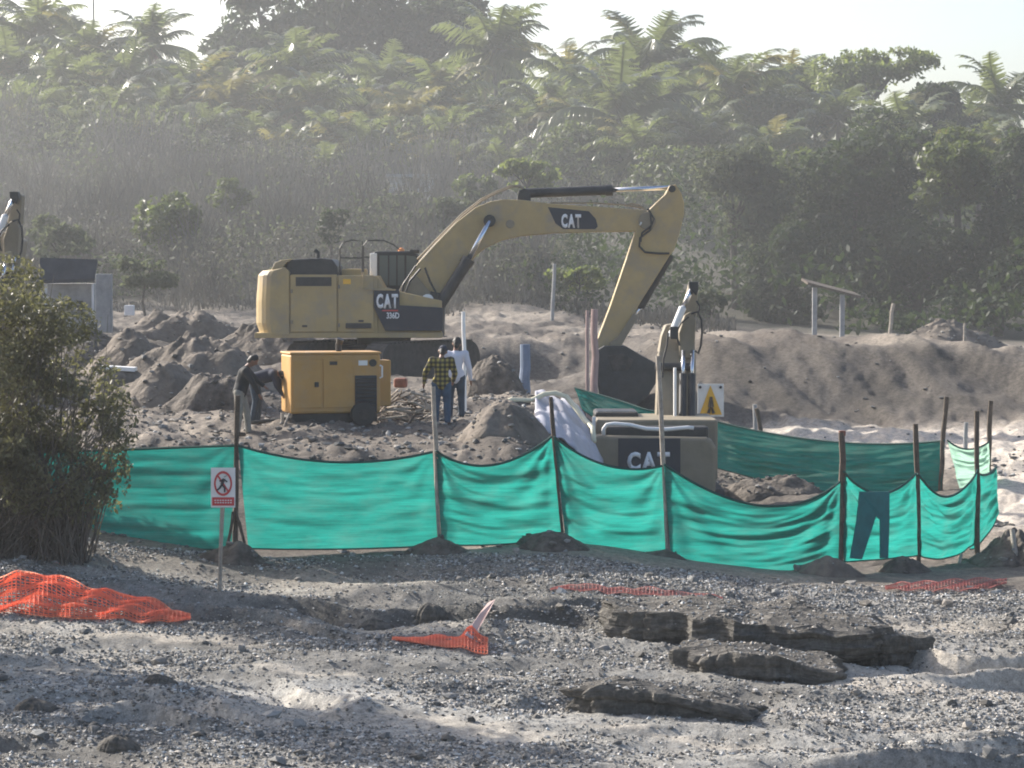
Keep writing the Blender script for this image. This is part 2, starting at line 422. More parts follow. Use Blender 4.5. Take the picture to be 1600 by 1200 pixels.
# ------------------------------------------------------------------ terrain
PXC = [-2600, -800, 0, 200, 400, 600, 700, 800, 860, 920, 960, 1000, 1100, 1200, 1400, 1600, 2400, 4200]
TBL = [
 (16,  [-1.9] * 18),
 (26,  [-1.3,-1.3,-1.2,-1.2,-1.2,-1.25,-1.25,-1.25,-1.25,-1.3,-1.3,-1.3,-1.3,-1.35,-1.4,-1.4,-1.5,-1.5]),
 (31,  [-.9,-.9,-.95,-.95,-1,-1.05,-1.05,-1.05,-1.1,-1.1,-1.1,-1.1,-1.1,-1.15,-1.2,-1.2,-1.3,-1.3]),
 (36,  [-.5,-.5,-.75,-.8,-.8,-.85,-.85,-.85,-.85,-.85,-.85,-.85,-.85,-.9,-.95,-.95,-1,-1]),
 (41,  [.2,.2,-.45,-.55,-.6,-.6,-.6,-.6,-.6,-.6,-.62,-.65,-.7,-.75,-.8,-.8,-.8,-.8]),
 (43,  [.8,.8,.1,-.15,-.35,-.35,-.35,-.35,-.35,-.4,-.42,-.45,-.55,-.65,-.75,-.75,-.7,-.7]),
 (45,  [1.2,1.2,.35,.05,-.15,-.12,-.1,-.06,-.05,-.1,-.15,-.2,-.35,-.45,-.6,-.65,-.6,-.6]),
 (47,  [1.5,1.5,.7,.25,.1,.1,.1,.1,.05,0,-.1,-.2,-.4,-.55,-.65,-.65,-.5,-.5]),
 (49.5,[1.6,1.6,1.0,.9,1.0,1.0,1.05,1.2,.9,.4,0,-.6,-.75,-.75,-.7,-.65,-.4,-.4]),
 (52,  [1.7,1.7,1.35,1.3,1.3,1.32,1.4,1.55,1.35,.7,-.3,-1.0,-1.0,-.8,-.7,-.6,-.3,-.3]),
 (55,  [1.7,1.7,1.4,1.5,1.45,1.45,1.45,1.55,1.6,1.1,-.2,-1.0,-1.0,-.8,-.7,-.55,-.2,-.2]),
 (60,  [1.3,1.3,1.3,1.7,1.6,1.6,1.6,1.75,1.8,1.3,.1,-1.0,-1.0,-.65,-.55,-.4,0,0]),
 (66,  [1.3,1.3,1.4,1.9,1.6,1.6,1.55,1.4,1.2,.8,.3,0,-.35,-.45,-.4,0,.3,.3]),
 (70,  [1.6,1.6,1.8,1.9,1.6,1.6,1.5,1.2,.9,.5,.3,.2,.3,.3,.2,.3,.5,.5]),
 (73.5,[2.0,2.0,2.0,1.95,1.62,1.62,1.45,1.1,.8,.5,.35,.3,.5,.5,.45,.5,.6,.6]),
 (76,  [2.2,2.2,2.2,2.0,1.64,1.64,1.4,1.1,.8,.6,.5,.6,1.4,1.5,1.3,1.1,1.1,1.1]),
 (78.6,[2.25,2.25,2.25,2.05,1.66,1.65,1.35,1.1,1.0,1.0,1.1,1.5,2.5,2.65,2.45,2.05,2.05,2.05]),
 (81,  [2.3,2.3,2.3,2.1,1.7,1.65,1.3,1.1,1.1,1.3,1.7,2.3,2.7,2.65,2.4,2.0,2.0,2.0]),
 (86.6,[2.5,2.5,2.4,2.3,2.0,1.6,1.0,.9,.9,1.1,1.7,2.4,2.55,2.4,2.2,1.8,1.8,1.8]),
 (87.8,[2.55,2.55,2.45,2.4,2.3,2.15,2.25,2.25,2.1,2.0,2.1,2.4,2.5,2.3,2.1,1.75,1.75,1.75]),
 (96,  [2.8,2.8,2.7,2.7,2.7,2.7,2.8,2.8,2.7,2.6,2.5,2.5,2.35,2.2,1.95,1.7,1.7,1.7]),
 (104, [3,3,3,3,3,3,3.2,3.3,3.1,2.8,2.7,2.6,2.35,2.2,1.9,1.7,1.7,1.7]),
 (115, [3.8,3.8,3.8,3.8,3.8,3.8,3.7,3.6,3.5,3.3,3.2,3.0,2.5,2.3,2.0,1.8,1.8,1.8]),
 (130, [6.8,6.8,6.8,6.8,6.8,6.5,6,5.6,5.4,5.2,5.1,5,4.4,3.8,2.9,2.6,2.6,2.6]),
 (150, [11,11,11,11,10.6,10,9.6,9.3,9.1,8.9,8.8,8.7,7.6,6.6,5.4,5,5,5]),
 (170, [14.5,14.5,14.5,14.5,14.3,13.6,13,12.6,12.4,12,11.8,11.5,10.5,9.6,8.4,8,8,8]),
 (200, [16.5,16.5,16.5,16.5,16.5,16,15.5,15,15,14.5,14,14,13,12,11,10,10,10]),
 (330, [17] * 18)]
rows = np.concatenate([np.arange(16, 28, 0.6), np.arange(28, 50, 0.085), np.arange(50, 72, 0.16), np.arange(72, 112, 0.28),
                       np.arange(112, 200, 1.2), np.arange(200, 331, 6)])
cols_px = np.concatenate([np.arange(-2600, -160, 80), np.arange(-160, 1760, 3.6), np.arange(1760, 4201, 80)])
TY = np.array([t[0] for t in TBL], float); TZ = np.array([t[1] for t in TBL], float)
Zc = np.array([np.interp(cols_px, PXC, z) for z in TZ])
H = np.empty((len(rows), len(cols_px)))
for j in range(len(cols_px)):
    H[:, j] = np.interp(rows, TY, Zc[:, j])
def blur_rows(A, coord, sig):
    out = np.empty_like(A)
    for i in range(len(coord)):
        w = np.exp(-0.5 * ((coord - coord[i]) / sig[i]) ** 2); w *= np.gradient(coord); w /= w.sum()
        out[i] = w @ A
    return out
H = blur_rows(H, rows, np.where((rows > 72) & (rows < 92), 0.45, np.clip(0.018 * rows, 0.4, 3.0)))
H = blur_rows(np.ascontiguousarray(H.T), cols_px, np.where((cols_px > -200) & (cols_px < 1800), 22.0, 60.0)).T
YY, PX = np.meshgrid(rows, cols_px, indexing='ij')
XX = (PX - 800) / F * YY
near = np.clip((47 - YY) / 5, 0, 1)
mid = np.clip((YY - 46) / 4, 0, 1) * np.clip((112 - YY) / 12, 0, 1)
# beach: long low ledges running across, broken by lumps
wob = 0.9 * fbm(XX * 0.22, YY * 0.3, octaves=3, seed=3)
t = (YY * 0.62 + XX * 0.16 + wob)
saw = (t - np.floor(t))
ledge = np.where(saw < 0.82, saw / 0.82, (1 - saw) / 0.18)
ledamp = np.clip(0.45 + 0.9 * fbm(XX * 0.16 + 9, YY * 0.35, octaves=2, seed=31), 0.0, 1.2)
H += near * (-0.32 * (ledge - 0.5) * ledamp * np.clip((43.5 - YY) / 2, 0.15, 1))
H += near * 0.10 * fbm(XX * 0.45, YY * 0.9, octaves=5, seed=5, gain=0.55)
H += near * 0.02 * np.abs(fbm(XX * 3, YY * 3.4, octaves=3, seed=8))
pit = np.clip((PX - 930) / 60, 0, 1) * np.clip((1140 - PX) / 40, 0, 1) * np.clip((YY - 52) / 3, 0, 1) * np.clip((66 - YY) / 3, 0, 1)
mid = mid * (1 - 0.55 * np.clip((YY - 73) / 2, 0, 1) * np.clip((PX - 980) / 80, 0, 1))
H += mid * (1 - pit) * (0.16 * fbm(XX * 0.5, YY * 0.5, octaves=5, seed=12, gain=0.55) + 0.10 * np.abs(fbm(XX * 1.6, YY * 1.6, octaves=3, seed=14)))
H += np.clip((YY - 110) / 20, 0, 1) * 0.6 * fbm(XX * 0.08, YY * 0.08, octaves=4, seed=21)
# eroded gullies on the right-hand bank
bank = np.clip((YY - 72) / 2, 0, 1) * np.clip((84 - YY) / 4, 0, 1) * np.clip((PX - 1000) / 100, 0, 1)
H += bank * 0.34 * fbm(XX * 0.6 + YY * 0.3, YY * 0.2, octaves=4, seed=41)

def ground(x, y):
    px = x / y * F + 800
    i = int(np.clip(np.searchsorted(rows, y) - 1, 0, len(rows) - 2)); j = int(np.clip(np.searchsorted(cols_px, px) - 1, 0, len(cols_px) - 2))
    a = (y - rows[i]) / (rows[i + 1] - rows[i]); b = (px - cols_px[j]) / (cols_px[j + 1] - cols_px[j])
    a = min(max(a, 0), 1); b = min(max(b, 0), 1)
    return float((H[i, j] * (1 - b) + H[i, j + 1] * b) * (1 - a) + (H[i + 1, j] * (1 - b) + H[i + 1, j + 1] * b) * a)

def groundv(x, y):
    px = x / y * F + 800
    i = np.clip(np.searchsorted(rows, y) - 1, 0, len(rows) - 2); j = np.clip(np.searchsorted(cols_px, px) - 1, 0, len(cols_px) - 2)
    a = np.clip((y - rows[i]) / (rows[i + 1] - rows[i]), 0, 1); b = np.clip((px - cols_px[j]) / (cols_px[j + 1] - cols_px[j]), 0, 1)
    return (H[i, j] * (1 - b) + H[i, j + 1] * b) * (1 - a) + (H[i + 1, j] * (1 - b) + H[i + 1, j + 1] * b) * a

def G(px, Y):
    x = X(px, Y)
    return Vector((x, Y, ground(x, Y)))

def lerp3(a, b, w):
    return a * (1 - w[..., None]) + b * w[..., None]
GRAVEL = np.array([0.25, 0.242, 0.222]); SAND_SUN = np.array([0.46, 0.415, 0.35]); SPOIL = np.array([0.125, 0.108, 0.092]); PALE = np.array([0.26, 0.225, 0.185])
HILL = np.array([0.095, 0.09, 0.072])
SAND_SUN_STRIPS = [((-120, 43.9), (350, 43.2), 0.9), ((740, 36.9), (1060, 35.0), 0.35), ((1060, 35.0), (1300, 34.2), 0.2), ((1330, 33.7), (1660, 32.7), 0.32), ((1230, 37.6), (1720, 37.3), 1.6), ((360, 40.3), (740, 39.4), 0.6),
          ((380, 43.0), (680, 43.2), 0.6), ((-50, 36.4), (300, 36.3), 0.45), ((1250, 41.7), (1650, 40.7), 0.7), ((360, 36.3), (600, 35.5), 0.3),
          ((960, 41.4), (1180, 41.0), 0.5), ((600, 33.2), (900, 32.2), 0.3), ((900, 33.2), (1200, 32.3), 0.2), ((-50, 33.4), (300, 32.8), 0.3), ((100, 38.8), (420, 38.2), 0.35), ((1150, 36.2), (1500, 35.6), 0.25)]
sand_sun_mask = np.zeros_like(H)  # sand streaks and sunlit streaks alike, painted into the ground colour
for (p0, y0), (p1, y1), w in SAND_SUN_STRIPS:
    tt = np.clip((PX - p0) / (p1 - p0), 0, 1); yc = y0 + (y1 - y0) * tt
    endf = np.clip(1 - np.abs((PX - (p0 + p1) / 2) / ((p1 - p0) / 2)), 0, 1) ** 0.35
    sand_sun_mask = np.maximum(sand_sun_mask, endf * np.clip(1.25 - np.abs(YY - yc + 0.35 * fbm(XX * 0.9, YY * 0.9, octaves=3, seed=51)) / w, 0, 1))
patch = np.clip(1.6 * fbm(XX * 0.3 + 4, YY * 0.9, octaves=4, seed=61) - 0.25, 0, 1)
C = np.broadcast_to(GRAVEL, H.shape + (3,)).copy()
C = C * (1 + 0.30 * fbm(XX * 0.7, YY * 1.2, octaves=4, seed=71))[..., None] * (1 + 0.5 * np.clip(1.5 * fbm(XX * 0.12 + 3, YY * 0.45 + XX * 0.1, octaves=3, seed=73), -0.9, 0.8))[..., None]
C = lerp3(C, SAND_SUN, np.clip(0.85 * sand_sun_mask + 0.4 * patch, 0, 1) * near)
w_sp = np.clip((YY - 42.5) / 2.5, 0, 1)
sp = lerp3(np.broadcast_to(SPOIL, C.shape), PALE, np.clip(0.5 + 1.3 * fbm(XX * 0.35, YY * 0.35, octaves=4, seed=81), 0, 1))
C = lerp3(C, sp, w_sp)
bs = np.clip(1.3 - np.abs(YY - 69.5) / 3.2, 0, 1) * np.clip((PX - 1130) / 60, 0, 1)
bs = np.maximum(bs, np.clip((PX - 1500) / 40, 0, 1) * np.clip((YY - 52) / 3, 0, 1) * np.clip((72 - YY) / 3, 0, 1))
C = lerp3(C, np.broadcast_to(np.array([0.52, 0.46, 0.39]), C.shape), np.clip(bs * 1.6, 0, 1))
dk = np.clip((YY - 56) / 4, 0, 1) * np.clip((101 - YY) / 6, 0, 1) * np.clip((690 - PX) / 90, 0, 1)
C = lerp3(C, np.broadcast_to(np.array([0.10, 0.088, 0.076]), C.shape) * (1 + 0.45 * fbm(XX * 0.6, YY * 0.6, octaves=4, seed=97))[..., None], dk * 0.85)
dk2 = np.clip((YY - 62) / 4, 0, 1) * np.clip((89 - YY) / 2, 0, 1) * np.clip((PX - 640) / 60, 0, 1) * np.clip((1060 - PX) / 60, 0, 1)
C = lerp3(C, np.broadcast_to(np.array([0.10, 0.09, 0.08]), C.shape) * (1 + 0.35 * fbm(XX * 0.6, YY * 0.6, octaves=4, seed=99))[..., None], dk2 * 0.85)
bk = np.clip((YY - 73.2) / 1.2, 0, 1) * np.clip((79.2 - YY) / 1.0, 0, 1) * np.clip((PX - 960) / 120, 0, 1)  # shade of the right bank's near slope, painted as darker earth
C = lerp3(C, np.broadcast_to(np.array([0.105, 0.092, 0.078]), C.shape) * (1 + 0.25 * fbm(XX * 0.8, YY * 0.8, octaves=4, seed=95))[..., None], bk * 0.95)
C = lerp3(C, np.broadcast_to(HILL, C.shape), np.clip((YY - 104) / 8, 0, 1))

gv = np.stack([XX, YY, H], -1).reshape(-1, 3)
nr, nc = H.shape
ii, jj = np.meshgrid(np.arange(nr - 1), np.arange(nc - 1), indexing='ij')
a0 = (ii * nc + jj).ravel()
gf = np.stack([a0, a0 + 1, a0 + nc + 1, a0 + nc], 1)
gme = np_mesh('ground', gv, gf, 4, True)
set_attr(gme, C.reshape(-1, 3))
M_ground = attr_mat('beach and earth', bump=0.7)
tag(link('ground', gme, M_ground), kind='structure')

# ------------------------------------------------------------------ loose stones
def stones(name, n, ylo, yhi, smin, smax, seed, mask=None, pxlo=-60, pxhi=1660, cr=(0.05, 0.30), lift=0.25, ico=False, pts=None):
    r = np.random.default_rng(seed)
    y = np.sqrt(r.uniform(ylo ** 2, yhi ** 2, n * 2)); px = r.uniform(pxlo, pxhi, n * 2); x = (px - 800) / F * y
    keep = np.ones(len(y), bool)
    if mask is not None: keep = mask(x, y, px, r)
    x = x[keep][:n]; y = y[keep][:n]; n = len(x)
    if pts is not None: x, y = pts[:, 0], pts[:, 1]; n = len(x)
    s = smin * (smax / smin) ** (r.random(n) ** 2.2)
    z = (groundv(x, y) if pts is None else pts[:, 2]) + s * lift
    base = np.array([[1, 0, 0], [-1, 0, 0], [0, 1, 0], [0, -1, 0], [0, 0, 1], [0, 0, -1]], float)
    tri = np.array([[0, 2, 4], [2, 1, 4], [1, 3, 4], [3, 0, 4], [2, 0, 5], [1, 2, 5], [3, 1, 5], [0, 3, 5]])
    if ico:
        g_ = (1 + 5 ** 0.5) / 2
        base = np.array([[-1, g_, 0], [1, g_, 0], [-1, -g_, 0], [1, -g_, 0], [0, -1, g_], [0, 1, g_], [0, -1, -g_], [0, 1, -g_], [g_, 0, -1], [g_, 0, 1], [-g_, 0, -1], [-g_, 0, 1]]) / 1.9
        tri = np.array([[0, 11, 5], [0, 5, 1], [0, 1, 7], [0, 7, 10], [0, 10, 11], [1, 5, 9], [5, 11, 4], [11, 10, 2], [10, 7, 6], [7, 1, 8], [3, 9, 4], [3, 4, 2], [3, 2, 6], [3, 6, 8], [3, 8, 9], [4, 9, 5], [2, 4, 11], [6, 2, 10], [8, 6, 7], [9, 8, 1]])
    nb = len(base)
    V = base[None] * r.uniform(0.65, 1.2, (n, nb, 1)) + r.normal(0, 0.12 if ico else 0.16, (n, nb, 3))
    V *= np.stack([r.uniform(0.8, 1.5, n), r.uniform(0.7, 1.1, n), r.uniform(0.45, 0.85, n)], -1)[:, None, :]
    ang = r.uniform(0, 2 * PI, n); ca, sa = np.cos(ang), np.sin(ang)
    vx = V[..., 0] * ca[:, None] - V[..., 1] * sa[:, None]; vy = V[..., 0] * sa[:, None] + V[..., 1] * ca[:, None]
    V = np.stack([vx, vy, V[..., 2]], -1) * s[:, None, None] + np.stack([x, y, z], -1)[:, None, :]
    Fc = (tri[None] + (np.arange(n) * nb)[:, None, None]).reshape(-1, 3)
    me = np_mesh(name, V.reshape(-1, 3), Fc, 3, False)
    g = cr[0] * (cr[1] / cr[0]) ** r.random(n)
    tn = r.uniform(-0.06, 0.08, n)
    col = np.stack([g * (1.03 + tn), g, g * (0.94 - tn)], -1)
    set_attr(me, np.repeat(col, nb, 0))
    return me
M_stone = attr_mat('pebble stone', rough=0.8, scale=14, amt=0.25, bump=0.15)
def m_beach(x, y, px, r):
    d = 0.55 + 0.9 * fbm(x * 0.4, y * 1.1, octaves=3, seed=91)
    i = np.clip(np.searchsorted(rows, y), 0, len(rows) - 1); j = np.clip(np.searchsorted(cols_px, px), 0, len(cols_px) - 1)
    return (r.random(len(x)) < np.clip(d, 0.12, 1) * (1 - 0.75 * sand_sun_mask[i, j]))
tag(link('pebbles', stones('pebbles', 105000, 29.5, 44.8, 0.010, 0.038, 1, m_beach, cr=(0.08, 0.60)), M_stone), 'dark grey pebbles strewn over the beach', kind='stuff')
tag(link('beach_stones', stones('beach_stones', 420, 29.5, 45.5, 0.04, 0.12, 2, m_beach, cr=(0.08, 0.32), ico=True), M_stone), 'larger dark stones scattered among the beach pebbles', kind='stuff')
def m_plat(x, y, px, r):
    return (px < 840) | (y > 64)
tag(link('earth_clods', stones('earth_clods', 8000, 47.5, 66, 0.018, 0.085, 3, m_plat, cr=(0.08, 0.30), ico=True), M_stone), 'broken earth clods and stones on the work platform', kind='stuff')
tag(link('bank_clods', stones('bank_clods', 900, 66, 104, 0.03, 0.10, 4, None, cr=(0.08, 0.30), ico=True), M_stone), 'clods and sticks lying over the far earth bank', kind='stuff')

# ------------------------------------------------------------------ earth heaps and rocks
def heap(name, px, Y, w, d, h, label, cat, mat_, seed, group=None, rough=0.22, power=1.4, base=None, skew=0.0):
    c = G(px, Y) if base is None else base
    n, m = 90, 34
    vs = [(0, 0, h * (1 + rough * 0.3))]; fs = []
    th = np.linspace(0, 2 * PI, n, endpoint=False)
    out = []
    for k in range(1, m + 1):
        q = k / m
        rr = q * (1 + 0.25 * fbm(np.cos(th) * 1.3 + seed, np.sin(th) * 1.3, octaves=3, seed=seed))
        x = np.cos(th) * rr * w / 2 + skew * (1 - q) * w / 2; y = np.sin(th) * rr * d / 2
        z = h * (1 - q) ** power * (1.15 if power < 1 else 1) if power < 1 else h * (1 - q ** power)
        z = z * (1 + rough * fbm(x * 1.3, y * 1.3, octaves=4, seed=seed + 5, gain=0.5)) + 0.10 * h * np.abs(fbm(x * 5, y * 5, octaves=3, seed=seed + 9)) * (1 - q)
        if k == m: z = z * 0 - 0.25
        gz = np.array([ground(c.x + a, c.y + b) - c.z for a, b in zip(x, y)]) if base is None else 0
        out.append(np.stack([x, y, z + gz * q], -1))
    vs = np.concatenate([[out[0].mean(0)]] + out)
    fs = [(0, 1 + k, 1 + (k + 1) % n) for k in range(n)]
    for r in range(m - 1):
        for k in range(n):
            a = 1 + r * n + k; b = 1 + r * n + (k + 1) % n
            fs.append((a, a + n, b + n, b))
    me = bpy.data.meshes.new(name); me.from_pydata([tuple(v) for v in vs], [], fs)
    me.polygons.foreach_set('use_smooth', np.full(len(me.polygons), True)); me.update()
    o = link(name, me, mat_); o.location = c; HEAPS.append(o)
    return tag(o, label, cat, group)

HEAPS = []; SLABS = []
HG = 'heaps of dug earth'
heap('dirt_heap', 320, 66, 4.2, 3.0, 1.1, 'wide brown spoil heap left of the big excavator counterweight', 'dirt heap', M_spoil, 3, HG, rough=0.25, power=1.9)
heap('dirt_heap', 255, 60, 3.0, 2.0, 0.65, 'low brown spoil heap behind the bush, nearer than the wide heap', 'dirt heap', M_spoil, 5, HG, rough=0.28, power=1.9)
heap('dirt_heap', 345, 58.5, 2.2, 1.8, 0.8, 'dark crumbly earth heap just left of the bending workers', 'dirt heap', M_rubble, 6, HG, rough=0.28, power=1.9)
heap('dirt_heap', 205, 70, 3.0, 2.4, 0.8, 'brown spoil heap behind the white plank', 'dirt heap', M_spoil, 73, HG, rough=0.28, power=1.9)
heap('dirt_heap', 420, 84, 4.6, 3, 1.1, 'far brown spoil heap just behind the big counterweight', 'dirt heap', M_spoil, 75, HG, rough=0.28, power=1.9)
heap('dirt_heap', 280, 88, 5.0, 3, 0.9, 'farthest low spoil heap at the foot of the brush hill', 'dirt heap', M_spoil, 79, HG, rough=0.3, power=1.8)
heap('dirt_heap', 770, 63, 1.7, 1.7, 0.95, 'round dark earth heap right of the two standing workers', 'dirt heap', M_rubble, 9, HG, rough=0.12, power=2.0)
heap('dirt_heap', 788, 51.6, 1.6, 2.2, 0.6, 'smooth grey earth mound behind the net at its middle posts', 'dirt heap', M_spoil, 12, HG, rough=0.1, power=1.8)
heap('dirt_heap', 130, 74, 3.4, 3, 1.0, 'dark earth heap in front of the small dark roofed shed', 'dirt heap', M_rubble, 15, HG, rough=0.2)
heap('dirt_heap', 1190, 61.5, 3.2, 2.0, 0.45, 'low rubble heap right of the excavator inside the net enclosure', 'dirt heap', M_rubble, 17, HG, rough=0.3, power=1.9)
heap('dirt_heap', 1480, 95, 4.6, 3, 0.9, 'pale grey heap on the right bank under the dark trees', 'dirt heap', M_spoil, 19, HG, rough=0.15)
heap('dirt_heap', 1500, 54, 2.0, 1.6, 0.35, 'dark earth heap inside the right corner of the net enclosure', 'dirt heap', M_rubble, 20, HG, rough=0.4)
BG = 'small mounds at the feet of the net posts'
for px, Y, w, h, lab in [(372, 44.4, 0.85, 0.33, 'small dirt mound at the net post beside the no entry sign'),
                         (684, 45.0, 0.75, 0.26, 'small dirt mound under the second net post from the left'),
                         (858, 45.4, 1.0, 0.36, 'straw littered mound under the net at the lifted middle hem'),
                         (1040, 46.0, 0.6, 0.18, 'small dirt mound at the post in front of the rear excavator'),
                         (1295, 46.0, 0.9, 0.30, 'dark mound at the thick post with red tip'),
                         (1412, 47.0, 0.75, 0.30, 'dark mound under the net near the pink netting strip')]:
    heap('dirt_mound', px, Y, w * 1.3, w * 0.9, h * 0.7, lab, 'dirt mound', M_spoil if int(px) % 2 else M_rubble, int(px), BG, rough=0.35, power=1.6)
heap('rubble_pile', 1580, 48.5, 1.3, 2.6, 0.75, 'dark rubble pile at the right edge beside the net corner', 'rubble pile', M_rubble, 33, None, rough=0.6)

def rock(name, px, Y, size, label, seed, rotz=0, sink=0.3, boxy=0.38, tilt=0.0, mat_=None, group=None, amp=0.15):
    """stratified slab: ragged outline, beds that stand in and out, flat uneven top"""
    r = np.random.default_rng(seed)
    n, m, q = 110, 26, 9
    th = np.linspace(0, 2 * PI, n, endpoint=False)
    p = 2.8 if boxy < 0.5 else 2.1
    R0 = (np.abs(np.cos(th)) ** p + np.abs(np.sin(th)) ** p) ** (-1 / p)
    R0 = R0 * (1 + 0.26 * fbm(np.cos(th) * 1.7 + seed, np.sin(th) * 1.7, octaves=4, seed=seed) + 0.07 * vnoise(np.cos(th) * 7 + seed, np.sin(th) * 7, seed=seed + 1))
    zz = np.linspace(0, 1, m); nl = 2 if size[2] < 0.7 else 3
    edges = np.sort(np.concatenate([[0], r.uniform(0.12, 0.9, nl - 1), [1.01]])); fac = r.uniform(0.80, 1.0, nl); fac[-1] = 1.0; fac[0] = 0.9
    rows_ = []
    for z in zz:
        k = min(nl - 1, int(np.searchsorted(edges, z, 'right') - 1)); e = (z - edges[k]) / (edges[k + 1] - edges[k])
        rnd = 1 - 0.05 * abs(2 * e - 1) ** 4
        wig = 0.04 * fbm(np.cos(th) * 3 + k * 7 + seed, np.sin(th) * 3, np.full(n, z * 6.0), octaves=4, seed=seed + k)
        crack = -0.05 * (np.abs(vnoise(th * 5 + k * 3, np.full(n, k * 1.7), seed=seed + 9)) < 0.10)
        rr = R0 * (fac[k] * rnd + wig + crack) if boxy < 0.5 else R0 * (math.sqrt(max(0.03, 1 - (z * 0.96) ** 2.2)) + wig)
        zt = z + 0.04 * fbm(np.cos(th) * 1.5 + seed, np.sin(th) * 1.5, octaves=3, seed=seed + 20)
        rows_.append(np.stack([rr * np.cos(th) * size[0] / 2, rr * np.sin(th) * size[1] / 2, (zt - 0.5) * size[2]], -1))
    top = rows_[-1]
    for k in range(1, q):
        w = 1 - k / q; pt = top * w; rx = pt[:, 0]; ry = pt[:, 1]
        lift = 0.10 * size[2] * fbm(rx * 1.6 + seed, ry * 1.6, octaves=4, seed=seed + 30) + 0.05 * size[2] * (1 - w) ** 0.5
        rows_.append(np.stack([rx, ry, top[:, 2] * w + (1 - w) * top[:, 2].mean() + lift], -1))
    pts = np.concatenate(rows_ + [rows_[-1].mean(0)[None]])
    wd = 1 - 0.22 * np.clip(pts[:, 0] / size[0] * 2, -0.3, 1) + 0.12 * fbm(pts[:, 0] * 1.3 + seed, pts[:, 1] * 1.3, octaves=4, seed=seed + 40)
    pts[:, 2] = (pts[:, 2] + size[2] / 2) * wd - size[2] / 2
    R = np.array((Matrix.Rotation(rotz, 3, 'Z') @ Matrix.Rotation(tilt, 3, 'Y')))
    pts = pts @ R.T
    M_ = len(rows_); fs = [(i * n + k, i * n + (k + 1) % n, (i + 1) * n + (k + 1) % n, (i + 1) * n + k) for i in range(M_ - 1) for k in range(n)]
    fs += [((M_ - 1) * n + k, (M_ - 1) * n + (k + 1) % n, M_ * n) for k in range(n)]
    me = bpy.data.meshes.new(name); me.from_pydata([tuple(v) for v in pts], [], fs)
    me.polygons.foreach_set('use_smooth', np.full(len(fs), boxy > 0.5)); me.update()
    o = link(name, me, mat_ or M_rock)
    c = G(px, Y); o.location = (c.x, c.y, c.z + size[2] * (0.5 - sink)); SLABS.append(o)
    return tag(o, label, 'rock', group)
RG = 'flat rock slabs on the beach'
rock('rock_slab', 1175, 38.8, (3.6, 2.4, 0.60), 'largest flat rock slab on the beach, pebbles on its top', 3, rotz=-0.05, sink=0.30, group=RG, tilt=0.0)
rock('rock_slab', 1195, 36.8, (2.1, 1.3, 0.52), 'dark undercut rock in front of the largest slab', 8, rotz=-0.12, sink=0.34, group=RG)
rock('rock_slab', 1052, 33.9, (2.3, 1.0, 0.50), 'nearest long rock slab tapering to the right', 13, rotz=-0.15, sink=0.36, group=RG, tilt=0.03)
rock('rock_slab', 1375, 38.3, (1.2, 0.9, 0.46), 'small mossy rock at the right end of the largest slab', 18, rotz=-0.1, sink=0.3, group=RG)
def on_top(objs, per_m2, seed, slope=0.55):
    r = random.Random(seed); out = []
    bpy.context.view_layer.update()
    for o in objs:
        xs = [c[0] for c in o.bound_box]; ys = [c[1] for c in o.bound_box]
        n = int((max(xs) - min(xs)) * (max(ys) - min(ys)) * per_m2)
        for _ in range(n):
            ok, loc, nrm, _i = o.ray_cast(Vector((r.uniform(min(xs), max(xs)), r.uniform(min(ys), max(ys)), 5)), Vector((0, 0, -1)))
            if ok and nrm.z > slope:
                w_ = o.location + loc
                if w_.z > ground(w_.x, w_.y) - 0.02: out.append(w_)
    return np.array([tuple(p) for p in out])
tag(link('slab_pebbles', stones('slab_pebbles', 10, 30, 40, 0.014, 0.045, 77, cr=(0.10, 0.50), pts=on_top(SLABS, 130, 5)), M_stone), 'pebbles lying on top of the flat rock slabs', kind='stuff')
tag(link('heap_clods', stones('heap_clods', 10, 30, 40, 0.02, 0.09, 78, cr=(0.07, 0.30), ico=True, pts=on_top(HEAPS, 14, 6, 0.3)), M_stone), 'clods and stones strewn over the dug heaps', kind='stuff')
rock('boulder', 675, 40.6, (0.55, 0.4, 0.32), 'round dark boulder left of the small orange netting', 31, sink=0.25, boxy=0.7)
rock('boulder', 588, 40.4, (0.62, 0.4, 0.26), 'dark boulder on pale sand left of the round boulder', 35, sink=0.3, boxy=0.7)
rock('boulder', 55, 33.2, (0.55, 0.4, 0.22), 'dark reddish boulder low at the left edge of the beach', 37, sink=0.3, boxy=0.7)
rock('boulder', 248, 34.6, (0.45, 0.3, 0.2), 'dark mossy boulder in the left foreground pebbles', 39, sink=0.3, boxy=0.7)
rock('boulder', 185, 30.9, (0.5, 0.35, 0.22), 'dark boulder at the bottom left of the foreground', 43, sink=0.3, boxy=0.7)

